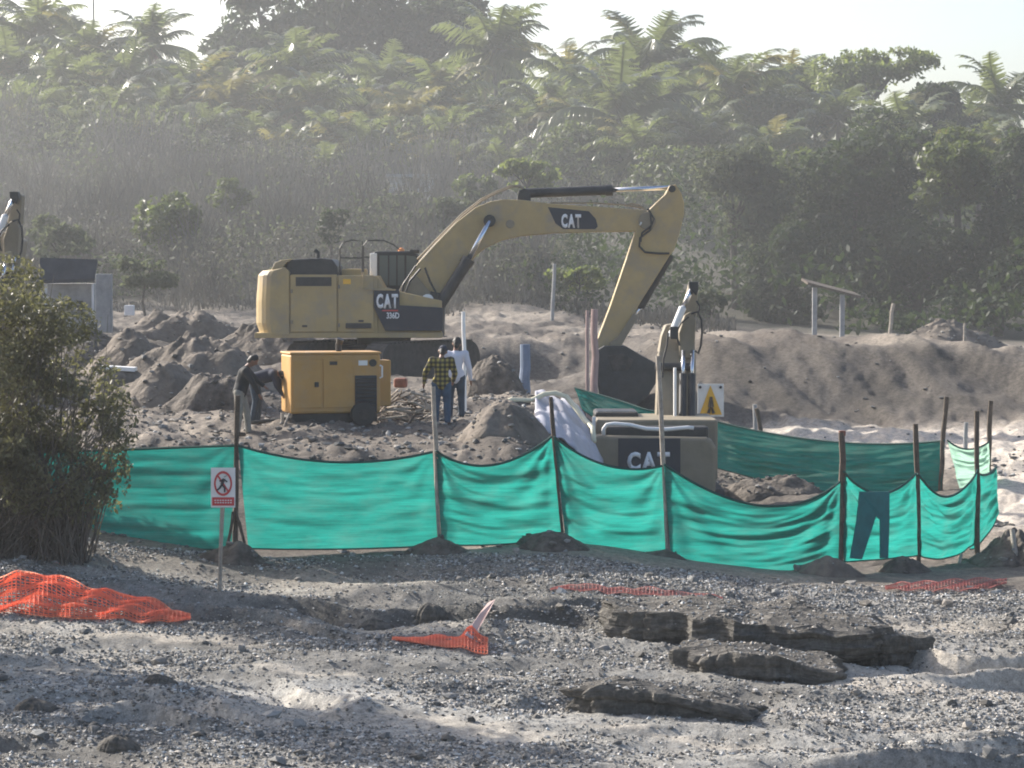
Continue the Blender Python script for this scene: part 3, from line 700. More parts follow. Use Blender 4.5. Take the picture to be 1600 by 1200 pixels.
# ------------------------------------------------------------------ lettering
FONT = bpy.data.curves.new('lettering_source', 'FONT')
def letters(s, origin, xdir, updir, height, width, m, parent, thick=0.006, bold=0.035):
    xd = Vector(xdir).normalized(); ud = Vector(updir).normalized(); nd = xd.cross(ud)
    infos = []; adv = 0
    for ch in s:
        fc = bpy.data.curves.new('letter', 'FONT'); fc.body = ch; fc.size = 1; fc.offset = bold; fc.extrude = 0.0; fc.resolution_u = 3
        ob = bpy.data.objects.new('letter', fc); COL.objects.link(ob)
        dg = bpy.context.evaluated_depsgraph_get()
        me = bpy.data.meshes.new_from_object(ob.evaluated_get(dg))
        bpy.data.objects.remove(ob)
        co = np.array([v.co[:] for v in me.vertices])
        infos.append((me, co)); 
    x = 0; placed = []
    for me, co in infos:
        mn, mx = co.min(0), co.max(0)
        placed.append((me, co, x - mn[0])); x += mx[0] - mn[0] + 0.04
    total = x - 0.04; hh = max(c.max(0)[1] for _, c, _ in placed); lo = min(c.min(0)[1] for _, c, _ in placed)
    off = root_loc(parent)
    for me, co, dx in placed:
        bm = bmesh.new(); bm.from_mesh(me)
        bmesh.ops.dissolve_limit(bm, angle_limit=0.01, verts=bm.verts, edges=bm.edges)
        r = bmesh.ops.extrude_face_region(bm, geom=bm.faces[:])
        for e in r['geom']:
            if isinstance(e, bmesh.types.BMVert): e.co.z += 1.0
        bmesh.ops.recalc_face_normals(bm, faces=bm.faces)
        for v in bm.verts:
            p = Vector(origin) + xd * ((v.co.x + dx) / total * width) + ud * ((v.co.y - lo) / (hh - lo) * height) + nd * (v.co.z * thick)
            v.co = p - off
        bm.to_mesh(me); bm.free()
        link('letter', me, m, parent)
bpy.data.curves.remove(FONT)

def pl(pts, Y): return [P(a, b, Y) for a, b in pts]

def rect_prism(mb, x0, y0, x1, y1, Y, depth, r=0):
    return mb.prism(pl([(x0, y0), (x1, y0), (x1, y1), (x0, y1)], Y), (0, depth, 0))

# ------------------------------------------------------------------ the big excavator
YB = 75.0
ex = thing('excavator', G(600, 76.5), 'big dusty yellow excavator on the platform with long arched boom lowered to its bucket', 'excavator', 'excavators on the site')
ex.location.z = 1.55
# counterweight: rounded towards the rear
mb = MB()
prof = [(0.0, 0.02), (0.35, 0.0), (2.65, 0.0), (3.0, 0.02)]
def cw_section(px_l):
    pass
left = [(452, 524), (402, 523), (396, 505), (396, 470), (399, 430), (406, 423), (425, 420), (440, 417), (452, 424)]
secs = [(0.0, 26), (0.06, 19), (0.16, 12), (0.32, 6), (0.55, 2), (0.85, 0), (2.3, 0), (2.7, 5), (3.0, 18)]
vs = []
for dy, dp in secs:
    for (a, b) in left:
        a2 = a + dp * (452 - a) / 56
        q = P(a2, b, YB); vs.append((q.x, YB + dy, q.z))
n = len(left); fs = [tuple(range(n)), tuple(range(len(secs) * n - 1, (len(secs) - 1) * n - 1, -1))]
for s in range(len(secs) - 1):
    for k in range(n):
        k2 = (k + 1) % n
        fs.append((s * n + k, (s + 1) * n + k, (s + 1) * n + k2, s * n + k2))
mb.add(vs, fs); mb.build('counterweight', M_yellow, ex, bevel=0.02)
b = MB(); rect_prism(b, 452, 431, 590, 521, YB + 0.06, 2.9); b.prism(pl([(590, 431), (600, 450), (690, 470), (690, 521), (590, 521)], YB + 0.1), (0, 2.8, 0)); b.build('body', M_yellow, ex, bevel=0.02)
b = MB(); rect_prism(b, 398, 520, 691, 528, YB + 0.02, 2.96); b.build('deck_frame', M_yellow, ex, bevel=0.015)
d = MB(); rect_prism(d, 454, 429, 526.5, 519, YB + 0.0, 0.08); d1 = d.build('engine_door', M_yellow, ex, bevel=0.02)
v = MB()
for k in range(6): rect_prism(v, 463, 434.3 + k * 2.1, 517, 435.8 + k * 2.1, YB - 0.02, 0.03)
v.build('vent_slats', M_black, d1)
v = MB(); rect_prism(v, 462, 433, 518, 447, YB - 0.004, 0.01); v.build('vent', M_black, d1)
d = MB(); rect_prism(d, 528.5, 430, 584, 519, YB + 0.0, 0.08); d.build('storage_door', M_yellow, ex, bevel=0.02)
h = MB(); h.prism(pl([(446, 424), (449, 410), (456, 405.5), (500, 403), (519, 405), (527, 416), (529, 430), (446, 430)], YB + 0.25), (0, 2.5, 0)); h.build('engine_hood', M_black, ex, bevel=0.04)
h = MB(); h.prism(pl([(424, 421), (429, 411), (440, 406), (456, 404.5), (452, 408), (446, 412), (440, 422)], YB + 0.15), (0, 2.7, 0)); h.build('hood_rear', M_yellow, ex, bevel=0.02)
e = MB(); e.tube([P(497, 404, 76), P(497, 395, 76), P(492, 391, 76)], 0.06, 10); e.build('exhaust_pipe', M_black, ex)
for (a, b_) in ((472, 508), (560, 500)):
    q = MB(); rect_prism(q, a, b_, a + 8, b_ + 3, YB - 0.03, 0.05); q.build('door_latch', M_black, ex)
for (a, b_) in ((455.5, 452), (455.5, 500), (529.5, 445), (529.5, 505)):
    q = MB(); q.tube([P(a, b_, YB - 0.02), P(a, b_ + 6, YB - 0.02)], 0.03, 8); q.build('hinge', M_yellow2, ex)
q = MB(); rect_prism(q, 536, 436, 548, 444, YB - 0.012, 0.02); q.build('warning_label', M_sign_y, ex)
q = MB(); rect_prism(q, 540, 505, 580, 513, YB - 0.06, 0.10); q.build('step', M_black, ex, bevel=0.01)
for k in range(5):
    q = MB(); q.tube([P(606 + k * 16, 512, YB - 0.035), P(606 + k * 16, 512, YB + 0.0)], 0.025, 8); q.build('bolt', M_track, ex)
# cab on the far side of the boom
cb = MB(); YC = 76.9
cb.prism(pl([(579, 450), (579, 398), (586, 393), (640, 392), (654, 398), (662, 430), (660, 470), (579, 470)], YC), (0, 1.05, 0))
cab = cb.build('cab', M_black, ex, bevel=0.04)
w = MB(); rect_prism(w, 593, 399, 632, 446, YC - 0.02, 0.03); w.build('window', M_glass, cab)
w = MB(); w.prism(pl([(635, 399), (650, 401), (657, 430), (655, 446), (635, 446)], YC - 0.02), (0, 0.03, 0)); w.build('window', M_glass, cab)
w = MB(); rect_prism(w, 578, 396, 589, 440, YC - 0.05, 0.2); w.build('pillar', M_white, cab, bevel=0.02)
w = MB()
for q in (606, 619): rect_prism(w, q, 399, q + 2.4, 446, YC - 0.035, 0.05)
w.build('window_bars', M_black, cab)
bc = MB(); bc.tube([P(627, 397, YC + .3), P(627, 394, YC + .3), P(627, 389, YC + .3), P(627, 387, YC + .3)], [0.09, 0.10, 0.09, 0.03], 12); bc.build('beacon', M_orange, ex)
lt = MB(); rect_prism(lt, 640, 390, 655, 396, YC, 0.3); lt.build('work_light', M_black, ex, bevel=0.02)
# tank top and guard rails
tk = MB(); rect_prism(tk, 534, 420, 572, 432, YB + 0.9, 0.8); tk.build('fuel_tank_top', M_yellow, ex, bevel=0.03)
def rail(pts, Y, r=0.02):
    t_ = MB()
    for line in pts: t_.tube(pl(line, Y), r, 6)
    return t_.build('guard_rail', M_black, ex)
rail([[(531, 431), (531, 388), (536, 379), (550, 375), (566, 377), (566, 431)], [(531, 403), (566, 403)]], YB + 0.15)
rail([[(568, 431), (568, 384), (574, 376), (600, 376), (614, 382), (624, 390)], [(568, 402), (578, 402)]], YB + 0.5)
hr = MB(); hr.tube(pl([(568, 425), (566, 451), (569, 452), (618, 453)], YB - 0.03), 0.025, 8); hr.build('grab_rail', M_yellow, ex)
# plate with lettering
pp = MB(); pp.prism(pl([(584, 453), (624, 453), (624, 477), (692, 481), (692, 517), (602, 517), (592, 497), (584, 480)], YB - 0.03), (0, 0.12, 0))
plate = pp.build('side_plate', M_navy, ex, bevel=0.01)
o1 = P(588, 482, YB - 0.034); letters('CAT', o1, (1, 0, 0), (0, 0, 1), P(588, 459, YB).z - P(588, 482, YB).z, P(622, 459, YB).x - P(588, 459, YB).x, M_letter, plate, bold=0.05)
o1 = P(604, 498, YB - 0.034); letters('336D', o1, (1, 0, 0), (0, 0, 1), P(588, 488, YB).z - P(588, 498, YB).z, P(624, 459, YB).x - P(604, 459, YB).x, M_letter, plate, bold=0.03)
st = MB(); rect_prism(st, 597, 484.3, 622, 486.3, YB - 0.036, 0.01); st.build('stripe', M_red, plate)
# front chassis shapes around the boom foot
cf = MB(); cf.prism(pl([(624, 453), (632, 438), (650, 430), (668, 452), (690, 470), (690, 481), (624, 478)], YB + 0.6), (0, 0.25, 0)); cf.build('boom_bracket', M_yellow2, ex, bevel=0.02)
cf = MB(); cf.prism(pl([(672, 455), (688, 458), (694, 480), (692, 527), (676, 527)], YB + 0.5), (0, 1.6, 0)); cf.build('front_frame', M_black, ex, bevel=0.02)
lp = MB()
lp.tube(pl([(657, 420), (640, 440), (634, 456), (640, 470)], YB + 0.45), 0.03, 8)
lp.tube(pl([(664, 418), (672, 440), (680, 455), (683, 475)], YB + 0.42), 0.03, 8)
lp.tube(pl([(650, 415), (630, 445), (627, 462)], YB + 0.55), 0.025, 8)
lp.build('hydraulic_hoses', M_hose, ex)
lg = MB(); lg.tube([P(668, 469, YB + 0.35), P(668, 469, YB + 0.6)], 0.17, 14); lg.build('boom_foot_pin', M_white, ex, bevel=0.02)
# boom
YM = 75.75
top = [(640, 432), (652, 412), (680, 381), (712, 348), (743, 324), (766, 315), (788, 311), (822, 313), (860, 318), (1009, 328), (1022, 338), (1024, 350), (1016, 360)]
bot = [(997, 361.5), (930, 362.5), (870, 364), (813, 369), (783, 376), (759, 387), (744, 399), (731, 415), (712, 436), (700, 455), (690, 472), (676, 478), (660, 474), (645, 455)]
bo = MB(); bo.prism(pl(top + bot, YM), (0, 0.72, 0)); boom = bo.build('boom', M_yellow, ex, bevel=0.025)
pl2 = MB(); pl2.prism(pl([(856, 323.5), (920, 330), (931, 342), (934, 354), (930, 358), (880, 358), (868, 349), (862, 336)], YM - 0.008), (0, 0.02, 0)); bplate = pl2.build('boom_decal', M_navy, boom)
letters('CAT', P(877, 356, YM - 0.012), (1, 0, -0.02), (0, 0, 1), P(0, 334, YM).z - P(0, 356, YM).z, P(908, 0, YM).x - P(877, 0, YM).x, M_letter, bplate, bold=0.05)
pn = MB(); pn.tube([P(765, 345, YM - 0.22), P(765, 345, YM + 0.95)], 0.17, 16); pn.build('pin', M_black, boom, bevel=0.015)
pn = MB(); pn.tube([P(797, 350, YM - 0.02), P(797, 350, YM + 0.05)], 0.12, 14); pn.build('pin_plate', M_yellow2, boom, bevel=0.01)
ho = MB()
ho.tube(pl([(655, 409), (690, 370), (722, 338), (752, 314), (775, 302), (800, 292), (812, 292), (820, 296)], YM + 0.2), 0.025, 6)
ho.tube(pl([(652, 405), (690, 366), (722, 334), (752, 311), (778, 298), (800, 290), (815, 291)], YM + 0.4), 0.025, 6)
ho.tube(pl([(860, 317), (930, 317), (975, 320), (1005, 325)], YM + 0.3), 0.022, 6)
ho.tube(pl([(980, 321), (985, 318), (998, 320), (1010, 330)], YM + 0.1), 0.025, 6)
ho.build('hydraulic_lines', M_yellow2, boom)
# boom cylinders, one each side of the boom
for y0 in (YM - 0.16, YM + 0.72 + 0.16):
    c = MB(); c.tube([P(730, 409, y0), P(684, 481, y0)], 0.165, 14); cy = c.build('boom_cylinder', M_black, ex, bevel=0.02)
    c = MB(); c.tube([P(765, 345, y0), P(728, 412, y0)], 0.075, 12); c.build('rod', M_chrome, cy, smooth=True)
    c = MB(); c.tube([P(733, 404, y0), P(727, 413, y0)], 0.185, 14); c.build('gland', M_black, cy)
# arm cylinder on top of the boom
c = MB(); c.tube([P(817, 302, YM + .36), P(956, 297, YM + .36)], 0.135, 14); ac = c.build('arm_cylinder', M_black, ex, bevel=0.02)
c = MB(); c.tube([P(950, 297.3, YM + .36), P(1050, 293, YM + .36)], 0.065, 12); c.build('rod', M_chrome, ac, smooth=True)
c = MB(); c.tube([P(946, 297.4, YM + .36), P(957, 297, YM + .36)], 0.16, 14); c.build('gland', M_black, ac)
c = MB(); c.prism(pl([(808, 314), (810, 298), (820, 294), (828, 300), (830, 315)], YM + 0.16), (0, 0.42, 0)); c.build('cylinder_bracket', M_black, boom, bevel=0.02)
# stick
sk = MB(); YS = YM - 0.02
sk.prism(pl([(1046, 290), (1056, 288), (1064, 300), (1069, 316), (1069, 335), (1062, 365), (1053, 392), (1046, 400), (1000, 474), (962, 545), (950, 556), (936, 556), (927, 550), (930, 540),
             (953, 480), (992, 366), (997, 345), (1013, 329), (1040, 303)], YS), (0, 0.76, 0))
stick = sk.build('stick', M_yellow, ex, bevel=0.025)
pn = MB(); pn.tube([P(1011, 345, YS - 0.08), P(1011, 345, YS + 0.84)], 0.24, 16); pn.build('pivot_boss', M_yellow2, stick, bevel=0.02)
pn = MB(); pn.tube([P(1050, 295, YS - 0.06), P(1050, 295, YS + 0.82)], 0.10, 14); pn.build('pin', M_black, stick, bevel=0.015)
hh = MB(); hh.tube(pl([(1012, 326), (1022, 342), (1015, 360), (1000, 372), (999, 385), (1008, 394), (1028, 396), (1046, 396)], YS - 0.07), 0.03, 8); hh.tube(pl([(1016, 330), (1018, 352), (1003, 364), (1001, 378)], YS - 0.1), 0.025, 8)
hh.build('hydraulic_hoses', M_hose, stick)
hh = MB(); hh.tube(pl([(1002, 350), (1000, 349)], YS - 0.1), 0.05, 8); hh.build('grease_cap', M_white, stick)
# bucket cylinder and linkage
c = MB(); c.tube([P(1047, 398, YS + .38), P(1000, 480, YS + .38)], 0.125, 14); bcy = c.build('bucket_cylinder', M_black, ex, bevel=0.02)
c = MB(); c.tube([P(1003, 475, YS + .38), P(985, 503, YS + .38)], 0.06, 12); c.build('rod', M_chrome, bcy, smooth=True)
for dy in (-0.08, 0.76):
    c = MB(); c.prism(pl([(990, 489), (998, 494), (968, 545), (956, 545), (952, 536), (965, 527)], YS + dy), (0, 0.09, 0)); c.build('bucket_link', M_yellow2, ex, bevel=0.015)
bk = MB(); bk.prism(pl([(930, 549), (944, 540), (978, 541), (1004, 556), (1026, 568), (1029, 592), (1013, 618), (990, 639), (960, 645), (943, 640), (936, 615), (931, 585)], YS - 0.28), (0, 1.35, 0)); bucket = bk.build('bucket', M_bucket, ex, bevel=0.04)
rb = MB()
rb.prism(pl([(930, 549), (934, 553), (935, 585), (940, 614), (947, 636), (943, 640), (936, 615), (931, 585)], YS - 0.30), (0, 0.05, 0))
rb.prism(pl([(943, 640), (947, 635), (960, 640), (989, 634), (1010, 615), (1013, 618), (990, 639), (960, 645)], YS - 0.30), (0, 0.05, 0))
rb.build('side_cutter', M_track, bucket, bevel=0.01)
rb = MB(); rb.prism(pl([(950, 556), (972, 552), (990, 562), (982, 578), (958, 580)], YS - 0.305), (0, 0.05, 0)); rb.build('wear_plate', M_track, bucket, bevel=0.01)
for q in ((955, 561), (978, 559), (975, 573)):
    rb = MB(); rb.tube([P(q[0], q[1], YS - 0.33), P(q[0], q[1], YS - 0.28)], 0.06, 10); rb.build('pin', M_black, bucket)
for k in range(5):
    tt = MB(); tt.prism(pl([(943, 638), (950, 644), (940, 655), (934, 652)], YS - 0.26 + k * 0.29), (0, 0.12, 0)); tt.build('tooth', M_bucket, bucket, bevel=0.01)
# undercarriage, turned away from the house
U = Matrix.Translation(Vector((X(600, 76.5), 76.5, ex.location.z))) @ Matrix.Rotation(math.radians(58), 4, 'Z')
for s in (-1, 1):
    tr = MB(U)
    out = []
    for k in range(25):
        w = PI / 2 + PI * k / 24; out.append((-1.95 + 0.5 * math.cos(w), 0.55 + 0.5 * math.sin(w)))
    for k in range(25):
        w = -PI / 2 + PI * k / 24; out.append((1.95 + 0.5 * math.cos(w), 0.55 + 0.5 * math.sin(w)))
    tr.prism([(a, s * 1.3 - 0.33, b) for a, b in out], (0, 0.66, 0))
    trk = tr.build('track', M_track, ex, bevel=0.02)
    for k in range(22):
        sh = MB(U); sh.box((-1.95 + 3.9 * k / 21, s * 1.3, 1.06), (0.13, 0.7, 0.05)); sh.build('track_shoe', M_track, trk)
uc = MB(U); uc.box((0, 0, 0.72), (2.0, 2.0, 0.5)); uc.tube([(0, 0, 0.9), (0, 0, 1.3)], 0.75, 24); uc.build('undercarriage', M_black, ex, bevel=0.04)

# ------------------------------------------------------------------ the second excavator, seen from behind
def build_rear():
    Y2 = 57.6
    r = thing('excavator', Vector((X(1025, 60), 60, -1.0)), 'dusty excavator seen from behind in the pit, boom raised, behind the green net', 'excavator', 'excavators on the site')
    # counterweight, bowed in plan
    outline = [(920, 770), (919.5, 716), (921, 697), (929, 683), (940, 681), (1104, 684), (1113, 690), (1119, 701), (1118, 770)]
    vs = []; secs = [(0.10, 0.97), (0.0, 0.9), (-0.0, 0.0)]
    mbw = MB()
    ring = []
    for (a, b_) in outline:
        q = P(a, b_, Y2); ring.append(q)
    cx = sum(q.x for q in ring) / len(ring)
    secs = [(0.0, 0.985), (0.05, 1.0), (0.9, 1.03)]
    for dy, sc in secs:
        for q in ring:
            vs.append((cx + (q.x - cx) * sc, Y2 + dy, q.z - (0.02 if sc < 1 else 0)))
    n = len(ring); fs = [tuple(range(n)), tuple(range(3 * n - 1, 2 * n - 1, -1))]
    for s in range(2):
        for k in range(n):
            fs.append((s * n + k, (s + 1) * n + k, (s + 1) * n + (k + 1) % n, s * n + (k + 1) % n))
    mbw.add(vs, fs); cw = mbw.build('counterweight', M_yellow2, r, bevel=0.05)
    m_ = MB(); rect_prism(m_, 966, 685, 1063, 760, Y2 - 0.012, 0.03); pt = m_.build('rear_plate', M_navy, cw)
    letters('CAT', P(980, 736, Y2 - 0.016), (1, 0, 0), (0, 0, 1), P(0, 706, Y2).z - P(0, 736, Y2).z, P(1047, 0, Y2).x - P(980, 0, Y2).x, M_letter, pt, bold=0.05)
    # house body
    m_ = MB(); m_.box((X(1022, Y2 + 2.2), Y2 + 2.2, 0.72), (2.6, 2.6, 1.3)); m_.build('body', M_yellow2, r, bevel=0.05)
    m_ = MB(); m_.box((X(1022, Y2 + 1.6), Y2 + 1.2, 1.10), (2.2, 1.7, 0.30)); m_.build('engine_hood', M_black, r, bevel=0.06)
    m_ = MB(); m_.tube(pl([(943, 683), (943, 670), (948, 663.5), (960, 662), (985, 664), (1010, 670), (1040, 671), (1075, 668), (1084, 669)], Y2 + 0.35), 0.042, 10); m_.build('guard_rail', M_white, r, smooth=True)
    # cab (left) and its frame
    m_ = MB(); m_.box((X(962, 60.3), 60.4, 0.62), (0.95, 1.5, 1.72)); cabo = m_.build('cab', M_black, r, bevel=0.06)
    m_ = MB(); m_.box((X(962, 60.3), 59.64, 1.15), (0.75, 0.02, 0.45)); m_.build('window', M_glass, cabo)
    m_ = MB(); m_.tube(pl([(934, 643), (993, 643)], 59.5), 0.03, 8); m_.build('roof_rail', M_conc, cabo)
    m_ = MB(); m_.box((X(928, 58.6), 58.6, 1.05), (0.07, 0.07, 0.75)); m_.build('mirror_post', M_white, r)
    # tracks
    for s in (-1, 1):
        t_ = MB(); pts = []
        for k in range(17):
            w = PI / 2 + PI * k / 16; pts.append((-1.65 + 0.42 * math.cos(w), 0.47 + 0.42 * math.sin(w)))
        for k in range(17):
            w = -PI / 2 + PI * k / 16; pts.append((1.65 + 0.42 * math.cos(w), 0.47 + 0.42 * math.sin(w)))
        x0 = r.location.x + s * 1.08 - 0.3
        t_.prism([(x0, r.location.y + 0.1 + a, r.location.z + b_) for a, b_ in pts], (0.6, 0, 0)); t_.build('track', M_track, r, bevel=0.02)
    m_ = MB(); m_.box((r.location.x, r.location.y, r.location.z + 0.7), (1.9, 2.0, 0.6)); m_.build('undercarriage', M_black, r, bevel=0.03)
    # boom: a tall box rising away from us
    def slanted(pts_lo, pts_hi, Ylo, Yhi, th):
        a = [P(x, y, Ylo) for x, y in pts_lo]; b_ = [P(x, y, Yhi) for x, y in pts_hi]
        return a + b_, th
    m_ = MB(); p_, _ = slanted([(1024, 690), (1088, 690)], [(1087, 548), (1029, 548)], 60.1, 61.2, 0)
    m_.prism(p_, (0, 0.75, -0.1)); bm_ = m_.build('boom', M_yellow2, r, bevel=0.03)
    m_ = MB(); p_, _ = slanted([(1031, 552), (1076, 552)], [(1085, 500), (1068, 494)], 61.2, 61.7, 0); p_ = [P(1029, 552, 61.2), P(1086, 552, 61.2), P(1086, 520, 61.5), P(1058, 505, 61.6), P(1040, 508, 61.5), P(1034, 525, 61.3)]
    m_.prism(p_, (0, 0.7, 0)); m_.build('boom_head', M_yellow2, bm_, bevel=0.04)
    m_ = MB(); rect_prism(m_, 1053, 575, 1057, 668, 60.0, 0.2); m_.build('boom_seam', M_white, bm_)
    for x in (1066, 1080):
        m_ = MB(); m_.tube([P(x, 690, 59.9), P(x + 1, 585, 60.6)], 0.085, 12); cy = m_.build('boom_cylinder', M_black, r, smooth=False, bevel=0.01)
        m_ = MB(); m_.tube([P(x + 1, 590, 60.55), P(x + 2, 548, 60.9)], 0.045, 10); m_.build('rod', M_chrome, cy, smooth=True)
    m_ = MB(); m_.tube([P(1024, 573, 60.9), P(1084, 573, 60.9)], 0.09, 12); m_.build('pin', M_black, bm_, bevel=0.015)
    # folded stick
    m_ = MB(); m_.prism([P(1062, 560, 61.0), P(1084, 560, 61.0), P(1088, 500, 61.0), P(1080, 486, 61.0), P(1070, 492, 61.0), P(1061, 520, 61.0)], (0, 0.55, 0)); sk_ = m_.build('stick', M_yellow2, r, bevel=0.03)
    m_ = MB(); m_.prism([P(1066, 492, 61.1), P(1088, 494, 61.1), P(1092, 446, 61.1), P(1086, 441, 61.1), P(1077, 443, 61.1)], (0, 0.45, 0)); m_.build('stick_end', M_yellow2, sk_, bevel=0.03)
    m_ = MB(); m_.tube([P(1048, 527, 60.9), P(1067, 480, 60.9)], 0.085, 12); cy = m_.build('arm_cylinder', M_white, r, bevel=0.01)
    m_ = MB(); m_.tube([P(1066, 483, 60.9), P(1084, 446, 60.9)], 0.06, 12); m_.build('rod', M_chrome, cy, smooth=True)
    m_ = MB(); m_.prism([P(1076, 440, 60.75), P(1091, 440, 60.75), P(1092, 452, 60.75), P(1088, 462, 60.75), P(1077, 450, 60.75)], (0, 0.3, 0)); m_.build('cylinder_eye', M_black, cy, bevel=0.02)
    m_ = MB(); m_.box(P(1053, 520, 60.8), (0.18, 0.2, 0.28)); m_.build('cylinder_clamp', M_black, cy, bevel=0.02)
    m_ = MB()
    m_.tube(pl([(1080, 490), (1090, 487), (1096, 500), (1097, 520), (1095, 540), (1091, 552), (1086, 548)], 60.8), 0.025, 8)
    m_.tube(pl([(1062, 540), (1056, 520), (1064, 505), (1076, 495)], 60.75), 0.022, 8)
    m_.tube(pl([(1088, 470), (1093, 478), (1091, 492)], 60.8), 0.02, 8)
    m_.tube(pl([(1035, 590), (1037, 560), (1042, 540), (1044, 520)], 60.6), 0.022, 8)
    m_.build('hydraulic_hoses', M_hose, r)
    return r
ex2 = build_rear()
ex3 = copy_tree(ex2)
tgt = P(29, 301, 66.0); src = P(1086, 441, 61.1)
ex3.location = Vector((ex2.location.x + tgt.x - src.x, ex2.location.y + 66.0 - 61.1, ex2.location.z + tgt.z - src.z))
ex3['label'] = 'excavator at the left edge, only its raised stick showing above the bush'

# ------------------------------------------------------------------ generator
th_g = math.radians(15)
g0 = P(454, 647, 54.0)
GM = Matrix.Translation(g0) @ Matrix.Rotation(th_g, 4, 'Z')
gen = thing('generator', Vector((g0.x + 0.9, 54.6, ground(g0.x + 0.9, 54.6))), 'yellow towable generator with louvred panel standing on the platform behind the net', 'generator')
gz = gen.location.z - g0.z
W_, D_, H_ = 1.82, 1.05, 1.18
m_ = MB(GM); m_.box((W_ / 2, D_ / 2, H_ / 2), (W_, D_, H_)); m_.build('housing', M_gen, gen, bevel=0.05)
m_ = MB(GM); m_.box((W_ / 2, D_ / 2, H_ + 0.015), (W_ + 0.03, D_ + 0.03, 0.05)); m_.build('roof_panel', M_gen, gen, bevel=0.02)
m_ = MB(GM); m_.box((0.34, -0.008, 0.60), (0.58, 0.03, 0.98)); dr = m_.build('door', M_gen, gen, bevel=0.012)
m_ = MB(GM); m_.box((0.52, -0.04, 0.58), (0.08, 0.05, 0.1)); m_.build('handle', M_black, dr, bevel=0.01)
m_ = MB(GM); m_.box((0.96, -0.008, 0.60), (0.6, 0.03, 0.98)); dp = m_.build('door', M_gen, gen, bevel=0.012)
m_ = MB(GM); m_.box((0.86, -0.03, 1.0), (0.15, 0.015, 0.07)); m_.build('badge', M_black, dp)
m_ = MB(GM); m_.box((1.52, -0.006, 0.38), (0.44, 0.03, 0.74)); lv = m_.build('louvre_panel', M_navy, gen, bevel=0.008)
for k in range(9):
    m_ = MB(GM); m_.box((1.52, -0.03, 0.08 + k * 0.075), (0.40, 0.035, 0.02), Matrix.Rotation(0.6, 3, 'X')); m_.build('louvre', M_black, lv)
m_ = MB(GM); m_.tube([(1.66, -0.03, 1.0), (1.66, 0.0, 1.0)], 0.075, 16); m_.build('socket', M_black, gen)
m_ = MB(GM); m_.box((1.46, -0.012, 1.0), (0.18, 0.02, 0.10)); m_.build('label_plate', M_white, gen)
m_ = MB(GM); m_.tube([(1.80, -0.03, 0.95), (1.84, -0.05, 0.93), (1.84, -0.05, 0.72), (1.80, -0.03, 0.70)], 0.018, 8); m_.build('grab_handle', M_white, gen)
m_ = MB(GM); m_.box((W_ + 0.16, 0.6, 0.58), (0.26, 0.5, 0.92)); m_.build('control_box', M_gen, gen, bevel=0.02)
m_ = MB(GM); m_.tube([(1.07, 0.5, H_), (1.07, 0.5, H_ + 0.18), (1.10, 0.46, H_ + 0.29)], [0.06, 0.06, 0.075], 12); m_.build('exhaust_pipe', M_black, gen)
m_ = MB(GM); m_.box((W_ / 2, D_ / 2, -0.09), (W_ - 0.1, D_ - 0.2, 0.17)); m_.build('chassis', M_black, gen, bevel=0.01)
for (x, y) in ((1.45, -0.02), (1.45, D_ + 0.02)):
    m_ = MB(GM); zc = gz + 0.24; m_.tube([(x, y - 0.1, zc), (x, y + 0.1, zc)], 0.25, 22); wh = m_.build('wheel', M_hose, gen, bevel=0.03)
    m_ = MB(GM); m_.tube([(x, y - 0.115, zc), (x, y - 0.09, zc)], 0.11, 14); m_.build('hub', M_track, wh)
m_ = MB(GM); m_.box((0.6, 0.5, gz / 2 - 0.05), (1.15, 0.8, abs(gz) - 0.02)); m_.build('support_skid', M_black, gen, bevel=0.02)
m_ = MB(GM); m_.tube([(0.0, 0.2, -0.1), (-0.35, 0.4, -0.14), (-0.7, 0.5, -0.18)], 0.035, 8); m_.build('drawbar', M_black, gen)
m_ = MB(GM); m_.tube([(-0.15, 0.1, 0.02), (-0.15, 0.1, gz)], 0.03, 8); m_.tube([(-0.02, -0.02, 0.02), (-0.14, -0.05, gz + 0.03)], 0.02, 8); m_.build('support_leg', M_woodpale, gen)

# ------------------------------------------------------------------ people
def skinned(name, segs, m, parent, voxel=0.014, smooth=6):
    mb_ = MB()
    for s in segs: mb_.capsule(*s)
    me = bpy.data.meshes.new(name); me.from_pydata([tuple(p) for p in mb_.v], [], mb_.f)
    ob = bpy.data.objects.new(name, me); COL.objects.link(ob)
    r = ob.modifiers.new('r', 'REMESH'); r.mode = 'VOXEL'; r.voxel_size = voxel; r.use_smooth_shade = True
    sm = ob.modifiers.new('s', 'SMOOTH'); sm.iterations = smooth; sm.factor = 0.5
    dg = bpy.context.evaluated_depsgraph_get()
    me2 = bpy.data.meshes.new_from_object(ob.evaluated_get(dg)); me2.name = name
    bpy.data.objects.remove(ob); bpy.data.meshes.remove(me)
    me2.polygons.foreach_set('use_smooth', np.full(len(me2.polygons), True))
    me2.materials.clear()
    return link(name, me2, m, parent)

def hand(segs, wrist, d, side):
    """palm, four unequal bent fingers and a thumb"""
    w = Vector(wrist); d = Vector(d).normalized(); s = Vector(side).normalized(); nrm = d.cross(s)
    segs.append((w, w + d * 0.075, 0.026, 0.032))
    for k, L in enumerate((0.062, 0.074, 0.07, 0.055)):
        q = w + d * 0.08 + s * (0.033 - 0.022 * k)
        e1 = q + d * L * 0.55 + s * (0.006 - 0.004 * k); e2 = e1 + (d * 0.6 + nrm * 0.7).normalized() * L * 0.45
        segs.append((q, e1, 0.0095, 0.009)); segs.append((e1, e2, 0.009, 0.008))
    q = w + d * 0.03 + s * 0.03; e1 = q + (d * 0.6 + s * 0.8).normalized() * 0.045; segs.append((q, e1, 0.012, 0.010)); segs.append((e1, e1 + d * 0.03, 0.010, 0.009))

